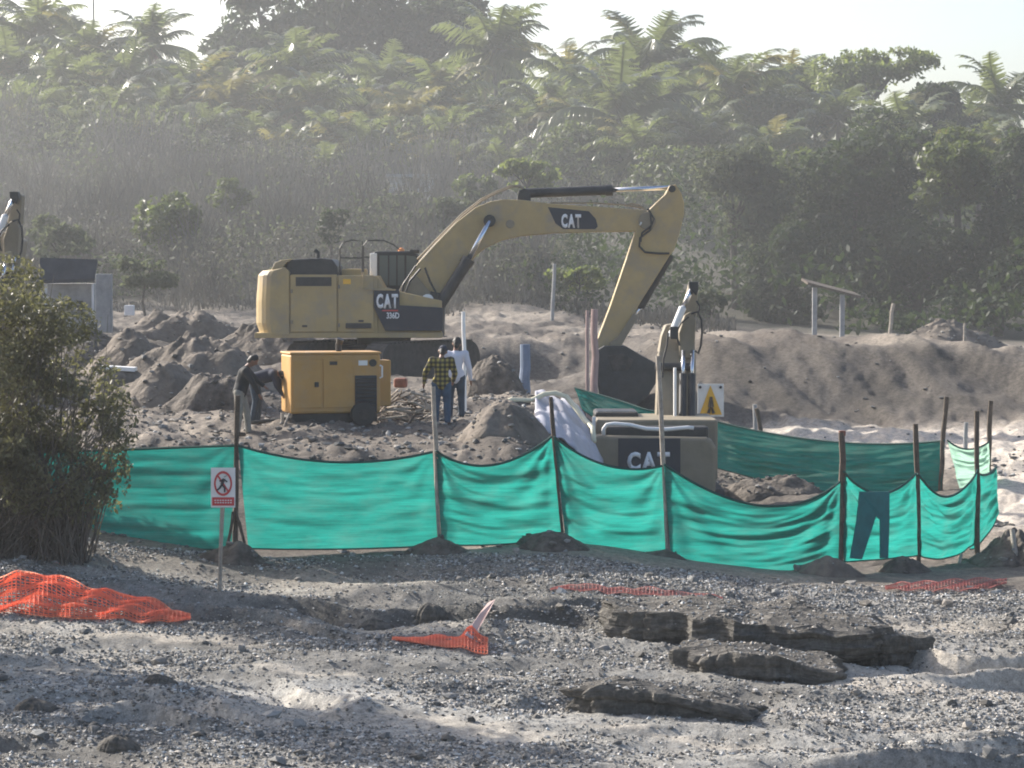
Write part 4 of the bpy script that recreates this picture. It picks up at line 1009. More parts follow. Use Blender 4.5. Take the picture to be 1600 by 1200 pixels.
def person(loc, J, label, shirt, pants, hairm, cap=None, group='workers on the site', extra=None, facing=(0, 1, 0)):
    """J: joint positions relative to the feet"""
    V_ = {k: Vector(v) for k, v in J.items()}
    body = []
    f = Vector(facing).normalized()
    up = (V_['head'] - V_['neck']).normalized()
    body += [(V_['neck'] - up * 0.02, V_['head'] - up * 0.05, 0.052, 0.05),
             (V_['head'] + up * 0.02, V_['head'] + up * 0.055, 0.088, 0.082), (V_['head'] + f * 0.03 - up * 0.03, V_['head'] + f * 0.035 - up * 0.065, 0.066, 0.05),
             (V_['head'] + f * 0.10, V_['head'] + f * 0.11 - up * 0.02, 0.012, 0.017)]
    sd = f.cross(up).normalized()
    for s in (-1, 1): body.append((V_['head'] + sd * s * 0.086 + up * 0.01, V_['head'] + sd * s * 0.09 - up * 0.02, 0.014, 0.011))
    sh = []
    hipc = (V_['hipL'] + V_['hipR']) / 2; chest = V_['neck'] + (hipc - V_['neck']) * 0.28; belly = V_['neck'] + (hipc - V_['neck']) * 0.7
    for s in 'LR':
        body += [(V_['sho' + s], V_['elb' + s], 0.050, 0.040), (V_['elb' + s], V_['wri' + s], 0.040, 0.027),
                 (V_['hip' + s], V_['kne' + s], 0.080, 0.055), (V_['kne' + s], V_['ank' + s], 0.054, 0.038)]
        d = (V_['wri' + s] - V_['elb' + s]).normalized()
        hand(body, V_['wri' + s], d, f)
        body += [(V_['sho' + s], chest, 0.06, 0.11), (V_['hip' + s], belly, 0.10, 0.11)]
        toe = V_['toe' + s]
        body += [(V_['ank' + s] - Vector((0, 0, 0.03)), toe, 0.038, 0.03)]
    body += [(chest, belly, 0.125, 0.115), (V_['neck'], chest, 0.055, 0.11)]
    root = skinned('person', body, M_skin, None)
    root.location = loc
    tag(root, label, 'person', group)
    top = [(chest, belly, 0.148, 0.14), (belly, hipc, 0.14, 0.145), (V_['neck'] + (chest - V_['neck']) * 0.25, chest, 0.075, 0.135)]
    for s in 'LR':
        top += [(V_['sho' + s], chest, 0.082, 0.13), (V_['sho' + s], V_['elb' + s], 0.075, 0.062), (V_['elb' + s], V_['elb' + s] + (V_['wri' + s] - V_['elb' + s]) * (0.93), 0.060, 0.044),
                (V_['hip' + s] + (belly - V_['hip' + s]) * 0.2, belly, 0.125, 0.13)]
    skinned('shirt', top, shirt, root, 0.018, 4)
    bt = []
    for s in 'LR':
        bt += [(V_['hip' + s], V_['kne' + s], 0.108, 0.078), (V_['kne' + s], V_['ank' + s] + Vector((0, 0, 0.02)), 0.076, 0.066), (V_['hip' + s], hipc + (belly - hipc) * 0.25, 0.115, 0.13)]
    skinned('trousers', bt, pants, root, 0.018, 4)
    for s in 'LR':
        skinned('boot', [(V_['ank' + s] + Vector((0, 0, 0.03)), V_['ank' + s] - Vector((0, 0, 0.03)), 0.056, 0.052), (V_['ank' + s] - Vector((0, 0, 0.035)), V_['toe' + s], 0.048, 0.04)], M_boot, root, 0.014, 3)
    if cap is None:
        skinned('hair', [(V_['head'] + up * 0.04 - f * 0.02, V_['head'] + up * 0.065 - f * 0.012, 0.097, 0.088), (V_['head'] - f * 0.035 + up * 0.03, V_['head'] - f * 0.045 - up * 0.03, 0.082, 0.06)], hairm, root, 0.014, 4)
    else:
        skinned('cap', [(V_['head'] + up * 0.055, V_['head'] + up * 0.075, 0.099, 0.085), (V_['head'] + up * 0.05 + f * 0.06, V_['head'] + up * 0.04 + f * 0.16, 0.045, 0.03)], cap, root, 0.014, 4)
        skinned('hair', [(V_['head'] - f * 0.035 + up * 0.02, V_['head'] - f * 0.045 - up * 0.03, 0.075, 0.058)], hairm, root, 0.014, 4)
    return root

def stand(s=1.0, lean=0.0, **kw):
    J = dict(head=(0.02, 0.03, 1.52), neck=(0, 0, 1.38), shoL=(-0.19, 0, 1.33), shoR=(0.19, 0, 1.33), elbL=(-0.27, 0.03, 1.06), elbR=(0.27, 0.03, 1.06),
             wriL=(-0.23, 0.18, 0.90), wriR=(0.23, 0.18, 0.90), hipL=(-0.09, 0, 0.86), hipR=(0.09, 0, 0.86), kneL=(-0.11, 0.03, 0.47), kneR=(0.11, 0.03, 0.47),
             ankL=(-0.12, 0, 0.08), ankR=(0.12, 0, 0.08), toeL=(-0.13, 0.14, 0.04), toeR=(0.13, 0.14, 0.04))
    J.update(kw)
    return {k: tuple(c * s for c in v) for k, v in J.items()}
def feet(px, Y):
    return G(px, Y)
person(feet(690, 53.9), stand(0.97, elbL=(-0.33, -0.02, 1.08), wriL=(-0.36, 0.10, 0.86), head=(0.02, 0.10, 1.50)), 'worker in yellow and black plaid shirt and blue jeans seen from behind', M_plaid, M_jeans, M_hair, cap=M_navycloth)
person(feet(712, 55.2), stand(1.0, elbR=(0.27, -0.02, 1.05), wriR=(0.30, 0.06, 0.80)), 'worker in white shirt and black cap standing behind the plaid shirted man', M_wshirt, M_dkjeans, M_hair, cap=M_hair)
# bending workers left of the generator
pl_ = dict(head=(0.24, 0.0, 1.47), neck=(0.13, 0, 1.36), shoL=(0.10, 0.17, 1.30), shoR=(0.12, -0.17, 1.28), elbL=(0.28, 0.18, 1.10), elbR=(0.26, -0.20, 1.05), wriL=(0.44, 0.12, 0.98), wriR=(0.36, -0.12, 0.84),
           hipL=(-0.02, 0.1, 0.86), hipR=(-0.02, -0.1, 0.86), kneL=(0.10, 0.12, 0.47), kneR=(-0.02, -0.12, 0.46), ankL=(0.14, 0.1, 0.08), ankR=(-0.06, -0.12, 0.08), toeL=(0.28, 0.1, 0.04), toeR=(0.08, -0.13, 0.04))
person(feet(376, 53.6), {k: tuple(c * 1.0 for c in v) for k, v in pl_.items()}, 'worker in black top and khaki trousers stooping left of the generator', M_cblack, M_khaki, M_hair, facing=(0.85, 0, -0.5))
bd = dict(head=(0.50, 0.0, 0.98), neck=(0.38, 0, 1.03), shoL=(0.33, 0.16, 1.02), shoR=(0.33, -0.16, 1.02), elbL=(0.42, 0.2, 0.80), elbR=(0.40, -0.2, 0.78), wriL=(0.52, 0.12, 0.64), wriR=(0.50, -0.12, 0.60),
          hipL=(-0.08, 0.1, 0.90), hipR=(-0.08, -0.1, 0.90), kneL=(0.0, 0.12, 0.48), kneR=(-0.03, -0.1, 0.48), ankL=(-0.02, 0.12, 0.08), ankR=(-0.10, -0.1, 0.08), toeL=(0.12, 0.12, 0.04), toeR=(0.04, -0.1, 0.04))
person(feet(403, 54.8), bd, 'worker in dark jacket bent right over towards the generator', M_navycloth, M_dkjeans, M_hair, facing=(0.6, 0, -0.8))

# ------------------------------------------------------------------ green shade-cloth fences
def bay(parent, top_l, top_r, bot_l, bot_r, top_mid, bot_mid, seed, wr=0.05, belly=0.10, nx=72, ny=54, m=None, dirn=1, pull=0.0):
    """cloth between two posts; *_mid are points the hem passes through half way"""
    u = np.linspace(0, 1, nx); v = np.linspace(0, 1, ny); U_, V_ = np.meshgrid(u, v)
    def curve(a, mid_, b, w):
        a = np.array(a); b = np.array(b); mid_ = np.array(mid_)
        c = 2 * mid_ - 0.5 * (a + b)
        return ((1 - w) ** 2)[..., None] * a + (2 * w * (1 - w))[..., None] * c + (w ** 2)[..., None] * b
    T_ = curve(top_l, top_mid, top_r, U_); B_ = curve(bot_l, bot_mid, bot_r, U_)
    pts = T_ * (1 - V_)[..., None] + B_ * V_[..., None]
    L_ = (Vector(top_r) - Vector(top_l)).length
    env = np.clip(np.minimum(U_, 1 - U_) * 9, 0.12, 1)
    w1 = fbm(U_ * L_ * 0.55 + seed, V_ * 6.5 - 1.2 * pull * U_, octaves=3, seed=seed)
    w2 = fbm(U_ * L_ * 1.5 + seed, V_ * 17 - 3 * pull * U_, octaves=2, seed=seed + 4)
    w3 = 1 - 2 * np.abs(vnoise(U_ * L_ * 0.7 + seed * 2, V_ * 9 - 1.6 * pull * U_, seed=seed + 8))
    d = env * (1.1 * wr * w1 + 0.45 * wr * w2 + 0.8 * wr * w3) + belly * np.sin(PI * U_) * np.sin(PI * np.clip(V_, 0, 1)) * dirn
    d = d * np.clip(V_ * 7, 0.15, 1) * np.clip((1 - V_) * 7, 0.15, 1)
    # creases that fan out of the post ties
    for side in (0, 1):
        q = U_ if side == 0 else 1 - U_
        ang = np.arctan2(V_ * 1.5, q * L_ + 0.02)
        d += 0.6 * wr * np.exp(-q * L_ * 1.3) * np.sin(ang * 11 + seed) * np.clip(q * 12, 0, 1)
    tx = np.array((Vector(top_r) - Vector(top_l)).normalized()); nrm = np.array([-tx[1], tx[0], 0]) ; nrm = nrm / np.linalg.norm(nrm)
    if nrm[1] > 0: nrm = -nrm
    pts = pts + d[..., None] * nrm
    off = np.array(root_loc(parent))
    ii_, jj_ = np.meshgrid(np.arange(ny - 1), np.arange(nx - 1), indexing='ij'); a_ = (ii_ * nx + jj_).ravel()
    me = np_mesh('mesh_panel', pts.reshape(-1, 3) - off, np.stack([a_, a_ + nx, a_ + nx + 1, a_ + 1], 1), 4, True)
    o = link('mesh_panel', me, m or M_mesh, parent)
    # hem rope along the top and bottom
    for row, rr in ((0, 0.022), (ny - 1, 0.014)):
        h_ = MB(); h_.tube([Vector(p) + Vector((0, -0.01, 0)) for p in pts[row][::3].tolist() + [pts[row][-1].tolist()]], rr, 6); h_.build('hem_rope', M_meshdark, o)
    return o

def post(parent, a, b, r=0.036, m=None, name='post', tip=None):
    a = Vector(a); b = Vector(b); n = 6; pts = []; rs = []
    for k in range(n + 1):
        q = a + (b - a) * k / n
        q += Vector((random.uniform(-1, 1), random.uniform(-1, 1), 0)) * r * 0.35
        pts.append(q); rs.append(r * random.uniform(0.9, 1.1))
    p_ = MB(); p_.tube(pts, rs, 8); return p_.build(name, m or M_wood, parent)

YF = 45.0
fence = thing('mesh_fence', G(700, 45.2), 'long sagging green shade cloth fence on wooden posts along the beach', 'fence', 'green mesh fences')
FP = [  # px top, py top, px base, py base, Y
    (372, 618, 367, 886, 45.0), (678, 604, 686, 862, 45.4), (860, 620, 880, 846, 45.9), (1028, 556, 1044, 878, 46.4), (1316, 676, 1313, 905, 46.6), (1431, 662, 1436, 890, 48.0), (1527, 642, 1528, 868, 50.0)]
pm = [M_wood, M_woodpale, M_wood, M_woodpale, M_wood, M_wood, M_wood]
pr = [0.045, 0.04, 0.036, 0.04, 0.055, 0.045, 0.05]
for (a, b_, c, d_, y), mm, r_ in zip(FP, pm, pr):
    q = P(c, d_, y); q.z = min(q.z, ground(q.x, y)) - 0.2
    post(fence, P(a, b_, y), q, r_, mm)
ptip = P(1316, 681, 46.6); tp = MB(); tp.tube([ptip, ptip + Vector((0, 0, 0.09))], 0.06, 8); tp.build('post_tip', M_redbrown, fence)
for (a, b_, c, d_) in ((365, 800, 346, 902), (368, 800, 398, 905), (366, 830, 372, 900)):
    post(fence, P(a, b_, 44.9), P(c, d_, 44.5), 0.028, M_wood, 'brace')
f = 0.05
bay(fence, P(45, 708, 46 - f), P(366, 696, 45 - f), P(45, 826, 46 - f), P(362, 858, 45 - f), P(200, 702, 45.5 - f), P(215, 852, 45.5 - f), 3, wr=0.026, belly=0.05)
bay(fence, P(372, 696, 45 - f), P(676, 706, 45.4 - f), P(388, 857, 45 - f), P(684, 852, 45.4 - f), P(525, 722, 45.2 - f), P(535, 858, 45.2 - f), 7, wr=0.026, belly=0.06)
bay(fence, P(681, 704, 45.4 - f), P(862, 682, 45.9 - f), P(690, 851, 45.4 - f), P(877, 838, 45.9 - f), P(768, 727, 45.6 - f), P(790, 850, 45.6 - f), 11, wr=0.06, belly=0.1, pull=1.2)
bay(fence, P(865, 682, 45.9 - f), P(1034, 728, 46.4 - f), P(883, 836, 45.9 - f), P(1040, 868, 46.4 - f), P(948, 727, 46.1 - f), P(950, 864, 46.1 - f), 15, wr=0.05, belly=0.1, pull=-0.5)
bay(fence, P(1037, 725, 46.4 - f), P(1313, 752, 46.6 - f), P(1048, 872, 46.4 - f), P(1310, 880, 46.6 - f), P(1190, 790, 46.5 - f), P(1190, 893, 46.5 - f), 19, wr=0.075, belly=0.12, pull=-1.4)
bay(fence, P(1318, 736, 46.6 - f), P(1431, 740, 48 - f), P(1318, 878, 46.6 - f), P(1434, 868, 48 - f), P(1375, 771, 47.3 - f), P(1376, 874, 47.3 - f), 23, wr=0.05, belly=0.06)
bay(fence, P(1433, 740, 48 - f), P(1527, 734, 50 - f), P(1437, 868, 48 - f), P(1522, 850, 50 - f), P(1480, 776, 49 - f), P(1480, 872, 49 - f), 27, wr=0.06, belly=0.06)
bay(fence, P(1526, 735, 50 - f), P(1557, 730, 51.5 - f), P(1515, 858, 50 - f), P(1560, 800, 51.5 - f), P(1540, 742, 50.7 - f), P(1535, 845, 50.7 - f), 31, wr=0.05, belly=0.02, nx=40)

fb = thing('mesh_fence', G(1300, 66), 'green shade cloth fence behind the rear excavator closing the far side of the pit', 'fence', 'green mesh fences')
BP = [(1181, 638, 1210, 762, 65.5), (1478, 620, 1468, 764, 61.0), (1548, 626, 1544, 735, 62.0)]
for a, b_, c, d_, y in BP:
    q = P(c, d_, y); q.z = min(q.z, ground(q.x, y)) - 0.15
    post(fb, P(a, b_, y), q, 0.055, M_wood)
q = P(1112, 800, 64.5); q.z = -0.7
post(fb, P(1110, 640, 64.5), q, 0.05, M_wood)
bay(fb, P(898, 606, 67.5), P(1010, 640, 66), P(910, 640, 67.5), P(1010, 720, 66), P(955, 622, 66.8), P(960, 680, 66.8), 40, wr=0.05)
bay(fb, P(1010, 640, 66), P(1112, 657, 65), P(1010, 720, 66), P(1112, 735, 65), P(1060, 650, 65.5), P(1060, 730, 65.5), 41, wr=0.05)
bay(fb, P(1112, 657, 65 - f), P(1476, 688, 61.0 - f), P(1110, 728, 65 - f), P(1470, 776, 61.0 - f), P(1300, 690, 63 - f), P(1290, 768, 63 - f), 43, wr=0.07, belly=0.12, pull=-1.6)
bay(fb, P(1480, 688, 61 - f), P(1546, 690, 62 - f), P(1500, 765, 61 - f), P(1546, 745, 62 - f), P(1512, 702, 61.5 - f), P(1520, 758, 61.5 - f), 47, wr=0.06, m=M_meshlit, nx=40)
far = thing('mesh_fence', G(1590, 92), 'distant scrap of green mesh fence at the right edge on the bank', 'fence', 'green mesh fences')
for a, b_ in ((1545, 566), (1580, 572), (1640, 575)):
    q = P(a, 600, 90); post(far, P(a, b_ - 22, 90), Vector((q.x, 90, ground(q.x, 90) - 0.1)), 0.04, M_wood)
bay(far, P(1545, 556, 90), P(1580, 560, 90), P(1545, 572, 90), P(1580, 580, 90), P(1562, 560, 90), P(1562, 577, 90), 51, wr=0.05, nx=20, ny=10)
bay(far, P(1580, 560, 90), P(1640, 563, 90), P(1580, 582, 90), P(1640, 586, 90), P(1610, 564, 90), P(1610, 586, 90), 52, wr=0.05, nx=20, ny=10)

# flat dark teal shape with a trouser outline, set against the net
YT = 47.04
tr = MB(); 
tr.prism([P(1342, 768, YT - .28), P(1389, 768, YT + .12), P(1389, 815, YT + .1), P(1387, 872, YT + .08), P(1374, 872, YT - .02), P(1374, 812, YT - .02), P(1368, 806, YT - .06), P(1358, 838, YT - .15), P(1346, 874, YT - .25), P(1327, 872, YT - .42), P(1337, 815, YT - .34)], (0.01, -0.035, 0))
tag(tr.build('trousers', M_teal, None, bevel=0.01), 'dark trouser shaped patch against the green net by the red tipped post', 'trousers')

# ------------------------------------------------------------------ signs
s1 = thing('no_entry_sign', G(344, 42.0), 'white no entry sign with red ring and crossed out figure on a wooden post', 'sign', 'site signs')
b_ = MB(); q = P(343, 960, 42.0); q.z = s1.location.z - 0.15; post(s1, P(348, 792, 42.0), q, 0.032, M_woodpale)
b_ = MB(); rect_prism(b_, 329.5, 731, 367.5, 793, 41.93, 0.02); board = b_.build('board', M_white, s1, bevel=0.004)
Ysn = 41.925
cxy = (348.5, 755.5)
ring_ = MB(); n = 40; vs = []
for k in range(n):
    w = 2 * PI * k / n
    for rr in (1.0, 0.80):
        p_ = P(cxy[0] + 14.2 * rr * math.cos(w), cxy[1] + 19.5 * rr * math.sin(w), Ysn); vs.append((p_.x, p_.y, p_.z))
for k in range(n): vs.append(tuple(Vector(vs[2 * k]) + Vector((0, -0.004, 0))))
fs = []
for k in range(n):
    k2 = (k + 1) % n; fs.append((2 * k, 2 * k + 1, 2 * k2 + 1, 2 * k2))
ring_.add(vs[:2 * n], fs); ring_.build('ring', M_red, board)
b_ = MB(); b_.prism([P(338.5, 743, Ysn), P(340.5, 741, Ysn), P(358.5, 768, Ysn), P(356.5, 770, Ysn)], (0, -0.003, 0)); b_.build('slash', M_red, board)
fg = MB(); Yf = Ysn - 0.006
def stroke(a, b__, w_):
    A = P(*a, Yf); B = P(*b__, Yf); fg.tube([A, B], w_, 6)
stroke((352, 744), (352.3, 744.6), 0.028); stroke((350, 748), (346.5, 757), 0.022); stroke((350, 749), (355, 753), 0.012); stroke((349, 749), (343, 752), 0.012)
stroke((346.5, 757), (351, 762), 0.015); stroke((351, 762), (351, 769), 0.013); stroke((346.5, 757), (343, 763), 0.015); stroke((343, 763), (339, 766), 0.013)
fg.build('walking_figure', M_navy, board)
b_ = MB(); rect_prism(b_, 331.5, 777, 366, 790, Ysn, -0.004); cp = b_.build('caption_band', M_red, board)
for k in range(7):
    l_ = MB(); rect_prism(l_, 335 + k * 4.1, 781, 337.6 + k * 4.1, 782.6, Ysn - 0.006, -0.002); 
    rect_prism(l_, 335.6 + k * 4.0, 784.6, 338 + k * 4.0, 786.2, Ysn - 0.006, -0.002); l_.build('print_mark', M_white, cp)
s2 = thing('warning_sign', G(1112, 63.5), 'white board with yellow warning triangle beside the rear excavator boom', 'sign', 'site signs')
b_ = MB(); rect_prism(b_, 1090, 600, 1131, 651, 63.4, 0.03); bd2 = b_.build('board', M_white, s2, bevel=0.004)
b_ = MB(); b_.prism(pl([(1110, 602), (1128, 648), (1093, 648)], 63.392), (0, -0.01, 0)); b_.build('warning_triangle', M_sign_y, bd2)
b_ = MB(); b_.tube([P(1111, 620, 63.37), P(1111, 636, 63.37)], [0.03, 0.07], 8); b_.tube([P(1107, 646, 63.37), P(1111, 632, 63.37), P(1115, 646, 63.37)], 0.04, 6); b_.build('figure', M_wood, bd2)
for a in (1094, 1126):
    b_ = MB(); b_.tube([P(a, 605, 63.395), P(a, 605, 63.36)], 0.035, 10); b_.build('bolt', M_navy, bd2)
q = P(1113, 800, 63.5); q.z = s2.location.z - 0.2; post(s2, P(1111, 650, 63.5), q, 0.05, M_wood)

# ------------------------------------------------------------------ orange netting
def netting(name, nx, ny, fn, label, group, r=0.011, m=None):
    vs = np.array([[fn(i / (nx - 1), j / (ny - 1)) for i in range(nx)] for j in range(ny)]).reshape(-1, 3)
    c = Vector(vs.mean(0)); fs = []
    for j in range(ny - 1):
        for i in range(nx - 1): fs.append((j * nx + i, j * nx + i + 1, (j + 1) * nx + i + 1, (j + 1) * nx + i))
    me = bpy.data.meshes.new(name); me.from_pydata([tuple(Vector(v) - c) for v in vs], [], fs)
    o = link(name, me, m or M_net_o); o.location = c
    w_ = o.modifiers.new('strands', 'WIREFRAME'); w_.thickness = r * 2; w_.use_replace = True; w_.use_even_offset = False
    return tag(o, label, 'safety netting', group)
NG = 'orange safety netting on the beach'
def n1(u, v):
    px = -60 + 356 * u
    Y = 40.25 - 0.75 * v + 0.06 * math.sin(u * 9)
    x = X(px, Y); hgt = 0.10 + 0.40 * min(1, max(0, (296 - px) / 250)) - 0.25 * max(0, (25 - px) / 80)
    if v < 0.6: k = 1 - 0.75 * (v / 0.6)
    else: k = 0.25 * (1 - v) / 0.4 + 0.10 * math.sin((v - 0.6) / 0.4 * PI)
    lift = hgt * k + (0.03 * math.sin(u * 31 + v * 7) + 0.02 * math.sin(v * 25 + u * 17)) * (1 if v < 0.9 else 0.4)
    return (x, Y + 0.05 * math.sin(u * 40 + v * 5), ground(x, Y) + 0.04 + max(0, lift))
netting('safety_netting', 52, 26, n1, 'heaped orange safety netting on the pebbles at the left edge', NG, 0.014)
def n2(u, v):
    px = 612 + 150 * u; Y = 38.2 - 0.2 * u - (0.8 * v - 0.4) * (0.25 + u)
    x = X(px, Y); return (x, Y, ground(x, Y) + 0.04 + 0.07 * abs(math.sin(u * 8 + v * 3)) * (0.3 + u) * math.sin(PI * v) + 0.20 * math.exp(-((u - 0.82) / 0.07) ** 2) * math.exp(-(v / 0.35) ** 2))
netting('safety_netting', 30, 14, n2, 'small crumpled orange netting in the middle of the beach', NG, 0.013)
def n3(u, v):
    px = 1385 + 190 * u; Y = 44.2 + 0.9 * u - (1.0 * v - 0.5) * max(0.08, math.sin(PI * u)) ** 0.6
    x = X(px, Y); return (x, Y, ground(x, Y) + 0.03 + 0.05 * abs(math.sin(u * 14 + v * 4)))
netting('safety_netting', 40, 12, n3, 'flattened pinkish orange netting strip below the right net corner', NG, 0.007, M_net_p)
def n4(u, v):
    px = 860 + 270 * u; Y = 42.4 - (0.35 * v - 0.17) * max(0.08, math.sin(PI * u)) ** 0.6
    x = X(px, Y); return (x, Y, ground(x, Y) + 0.02 + 0.03 * abs(math.sin(u * 19)))
netting('safety_netting', 46, 6, n4, 'faint half buried orange netting strip under the middle of the net', NG, 0.006, M_net_p)
cl = MB(); a_ = P(735, 985, 39.5); b0 = P(760, 940, 40.3)
cl.prism([P(726, 992, 38.0), P(738, 998, 38.0), P(760, 960, 39.2), P(772, 938, 40.2), P(762, 942, 40.2), P(748, 960, 39.2)], (0.02, 0.05, 0.01)); 
tag(cl.build('torn_cloth_strip', M_pinkpipe, None), 'torn pale strip trailing up from the small orange netting', 'cloth strip')

# ------------------------------------------------------------------ posts, pipes, sticks
def stickthing(name, a, b, r, m, label, cat, group=None, ground_it=True):
    a = Vector(a); b = Vector(b)
    if ground_it: b.z = min(b.z, ground(b.x, b.y)) - 0.12
    p_ = MB(); pts = [a + (b - a) * k / 5 + Vector((random.uniform(-1, 1), 0, 0)) * r * 0.3 for k in range(6)]
    p_.tube(pts, [r * (0.9 + 0.02 * k) for k in range(6)], 10)
    return tag(p_.build(name, m, None), label, cat, group)
PG = 'upright poles about the site'
stickthing('pole', P(724.5, 487, 57), P(727, 548, 57), 0.045, M_white, 'slim white pole rising right of the black capped worker', 'pole', PG)
stickthing('pole', P(866, 412, 97), P(863, 490, 97), 0.07, M_conc, 'thin grey pole on the far bank under the boom', 'pole', PG)
stickthing('pipe', P(918, 485, 72), P(918, 615, 72), 0.05, M_pinkpipe, 'thinner dusty pink pipe left of the lowered bucket', 'pipe', PG)
stickthing('pipe', P(929, 483, 72.3), P(929, 615, 72.3), 0.10, M_pinkpipe, 'thick dusty pink pipe beside the lowered stick', 'pipe', PG)
stickthing('drum_column', P(821, 538, 64.5), P(821, 610, 64.5), 0.13, M_bluepipe, 'faded blue upright pipe right of the round dark heap', 'pipe', PG)
stickthing('pole', P(1508, 505, 92), P(1507, 545, 92), 0.05, M_woodpale, 'short thin post on the pale heap at right', 'pole', PG)
stickthing('pole', P(1180, 632, 66.5), P(1181, 668, 66.5), 0.06, M_conc, 'short grey stub post behind the leaning net post', 'pole', PG)
stickthing('pole', P(1509, 660, 63), P(1509, 700, 63), 0.055, M_conc, 'short pale post standing behind the sunlit pale net panel', 'pole', PG)
stickthing('bare_branch', P(1396, 474, 97), P(1386, 543, 97), 0.07, M_woodpale, 'bare pale branch standing crooked on the right bank', 'branch')
stickthing('driftwood_stick', P(1355, 578, 84), P(1343, 590, 84), 0.05, M_woodpale, 'pale stick lying on the shaded right bank slope', 'stick', None, False)
stickthing('driftwood_stick', P(1562, 576, 83), P(1590, 586, 83), 0.05, M_woodpale, 'pale stick at the right edge below the distant net scrap', 'stick', None, False)
stickthing('wooden_stake', P(1583, 828, 48), P(1592, 900, 47.6), 0.05, M_woodpale, 'pale forked stake leaning on the rubble pile at right', 'stake')
stickthing('wooden_stake', P(846, 846, 45.2), P(826, 890, 45.0), 0.022, M_woodpale, 'pale splinter stake under the lifted middle hem of the net', 'stake')
stickthing('wooden_stake', P(1502, 866, 48.6), P(1495, 886, 48.3), 0.03, M_woodpale, 'short pale stake at the foot of the right net corner', 'stake')
pk = MB(); p0 = P(160, 574, 62); p1 = P(212, 577, 62)
pk.box((p0 + p1) / 2, ((p1 - p0).length, 0.5, 0.09), Matrix.Rotation(0.06, 3, 'Y')); tag(pk.build('white_plank', M_white, None), 'white plank lying on the earth right of the bush', 'plank')
for px in (175, 200):
    pass
heap('dirt_heap', 186, 62, 1.6, 1.4, max(0.15, p0.z - ground(p0.x, 62) - 0.08), 'low earth heap carrying the white plank', 'dirt heap', M_spoil, 71, HG, rough=0.1, power=3.0)
# debris of branches right of the generator
deb = thing('branch_pile', G(630, 55.5), 'tangled pile of pale dry branches between generator and plaid worker', 'branch pile')
rr = random.Random(5)
for k in range(46):
    c = Vector((deb.location.x + rr.uniform(-0.75, 0.7), deb.location.y + rr.uniform(-0.5, 0.7), 0)); c.z = ground(c.x, c.y) + rr.uniform(0.02, 0.42)
    d_ = Vector((rr.uniform(-1, 1), rr.uniform(-0.6, 0.6), rr.uniform(-0.45, 0.45))).normalized() * rr.uniform(0.18, 0.55)
    t_ = MB(); t_.tube([c - d_, c + d_ * 0.2 + Vector((0, 0, rr.uniform(-.05, .05))), c + d_], [0.028, 0.022, 0.012], 5); t_.build('branch', M_woodpale if k % 3 else M_wood, deb)
rd = MB(); rd.box(P(626, 598, 56.2), (0.28, 0.3, 0.2)); tag(rd.build('bundle', M_redbrown, None, bevel=0.05), 'dark red bundle on the branch pile right of the generator', 'bundle')
# pale sheet on the bank and the cream hose over it
ns, ms = 34, 22; pts = []
for j in range(ms):
    for i in range(ns):
        u, v = i / (ns - 1), j / (ms - 1)
        px = 836 + 106 * u; Y = 60 - 7.5 * v
        x = X(px, Y); z = ground(x, Y) + 0.05 + 0.03 * math.sin(u * 13 + v * 8) + 0.025 * math.sin(u * 31 - v * 17)
        pts.append((x, Y, z))
fs = [(j * ns + i, j * ns + i + 1, (j + 1) * ns + i + 1, (j + 1) * ns + i) for j in range(ms - 1) for i in range(ns - 1)]
me = bpy.data.meshes.new('ground_sheet'); me.from_pydata(pts, [], fs); me.polygons.foreach_set('use_smooth', np.full(len(fs), True))
o = link('ground_sheet', me, M_sheet); so = o.modifiers.new('t', 'SOLIDIFY'); so.thickness = 0.02
tag(o, 'pale fabric sheet laid down the bank left of the rear excavator', 'ground sheet')
hp = []
for (px, py, Y) in [(770, 640, 57.5), (800, 637, 57.6), (830, 630, 57.8), (850, 616, 58), (868, 614, 58), (885, 620, 58), (900, 638, 57.8), (915, 658, 57.5), (926, 668, 57.2), (928, 690, 56.8)]:
    q = P(px, py, Y); g_ = ground(q.x, Y); hp.append(Vector((q.x, Y, max(q.z, g_ + 0.05))))
h_ = MB(); h_.tube(hp, 0.055, 10); tag(h_.build('hose', M_cream, None, smooth=True), 'cream hose running over the bank down to the rear excavator', 'hose')

# ------------------------------------------------------------------ small buildings
def wallbox(mb_, px0, py0, px1, py1, Y, depth):
    a = P(px0, py0, Y); b_ = P(px1, py1, Y); mb_.box(((a.x + b_.x) / 2, Y + depth / 2, (a.z + b_.z) / 2), (abs(b_.x - a.x), depth, abs(a.z - b_.z)))
shed = thing('shed', G(110, 84), 'small grey shed with dark sloping roof behind the left bush', 'shed')
b_ = MB(); wallbox(b_, 68, 443, 146, 520, 84, 2.4); b_.build('wall', M_conc, shed)
b_ = MB(); b_.prism([P(58, 444, 83.5), P(148, 441, 83.5), P(153, 411, 83.85), P(62, 408, 83.85)], (0, 0.0, 0.12)); b_.build('roof', M_roofdark, shed, bevel=0.02)
for q in (70, 143):
    b_ = MB(); wallbox(b_, q, 444, q + 3.5, 520, 83.7, 0.12); b_.build('corner_post', M_wallwhite, shed)
for q in (88, 104, 120):
    b_ = MB(); wallbox(b_, q, 470, q + 9, 486, 83.93, 0.1); b_.build('opening', M_roofdark, shed)
pn_ = thing('upright_board', G(161, 83), 'upright pale board standing right of the shed', 'board')  # plain upright panel, nothing printed on it
b_ = MB(); wallbox(b_, 149, 428, 174, 520, 83, 0.35); b_.build('board', M_conc, pn_, bevel=0.02)
bx = MB(); wallbox(bx, 194, 477, 208, 493, 90, 0.4); tag(bx.build('white_box', M_wallwhite, None, bevel=0.02), 'small white box on the earth right of the upright pale board', 'box')
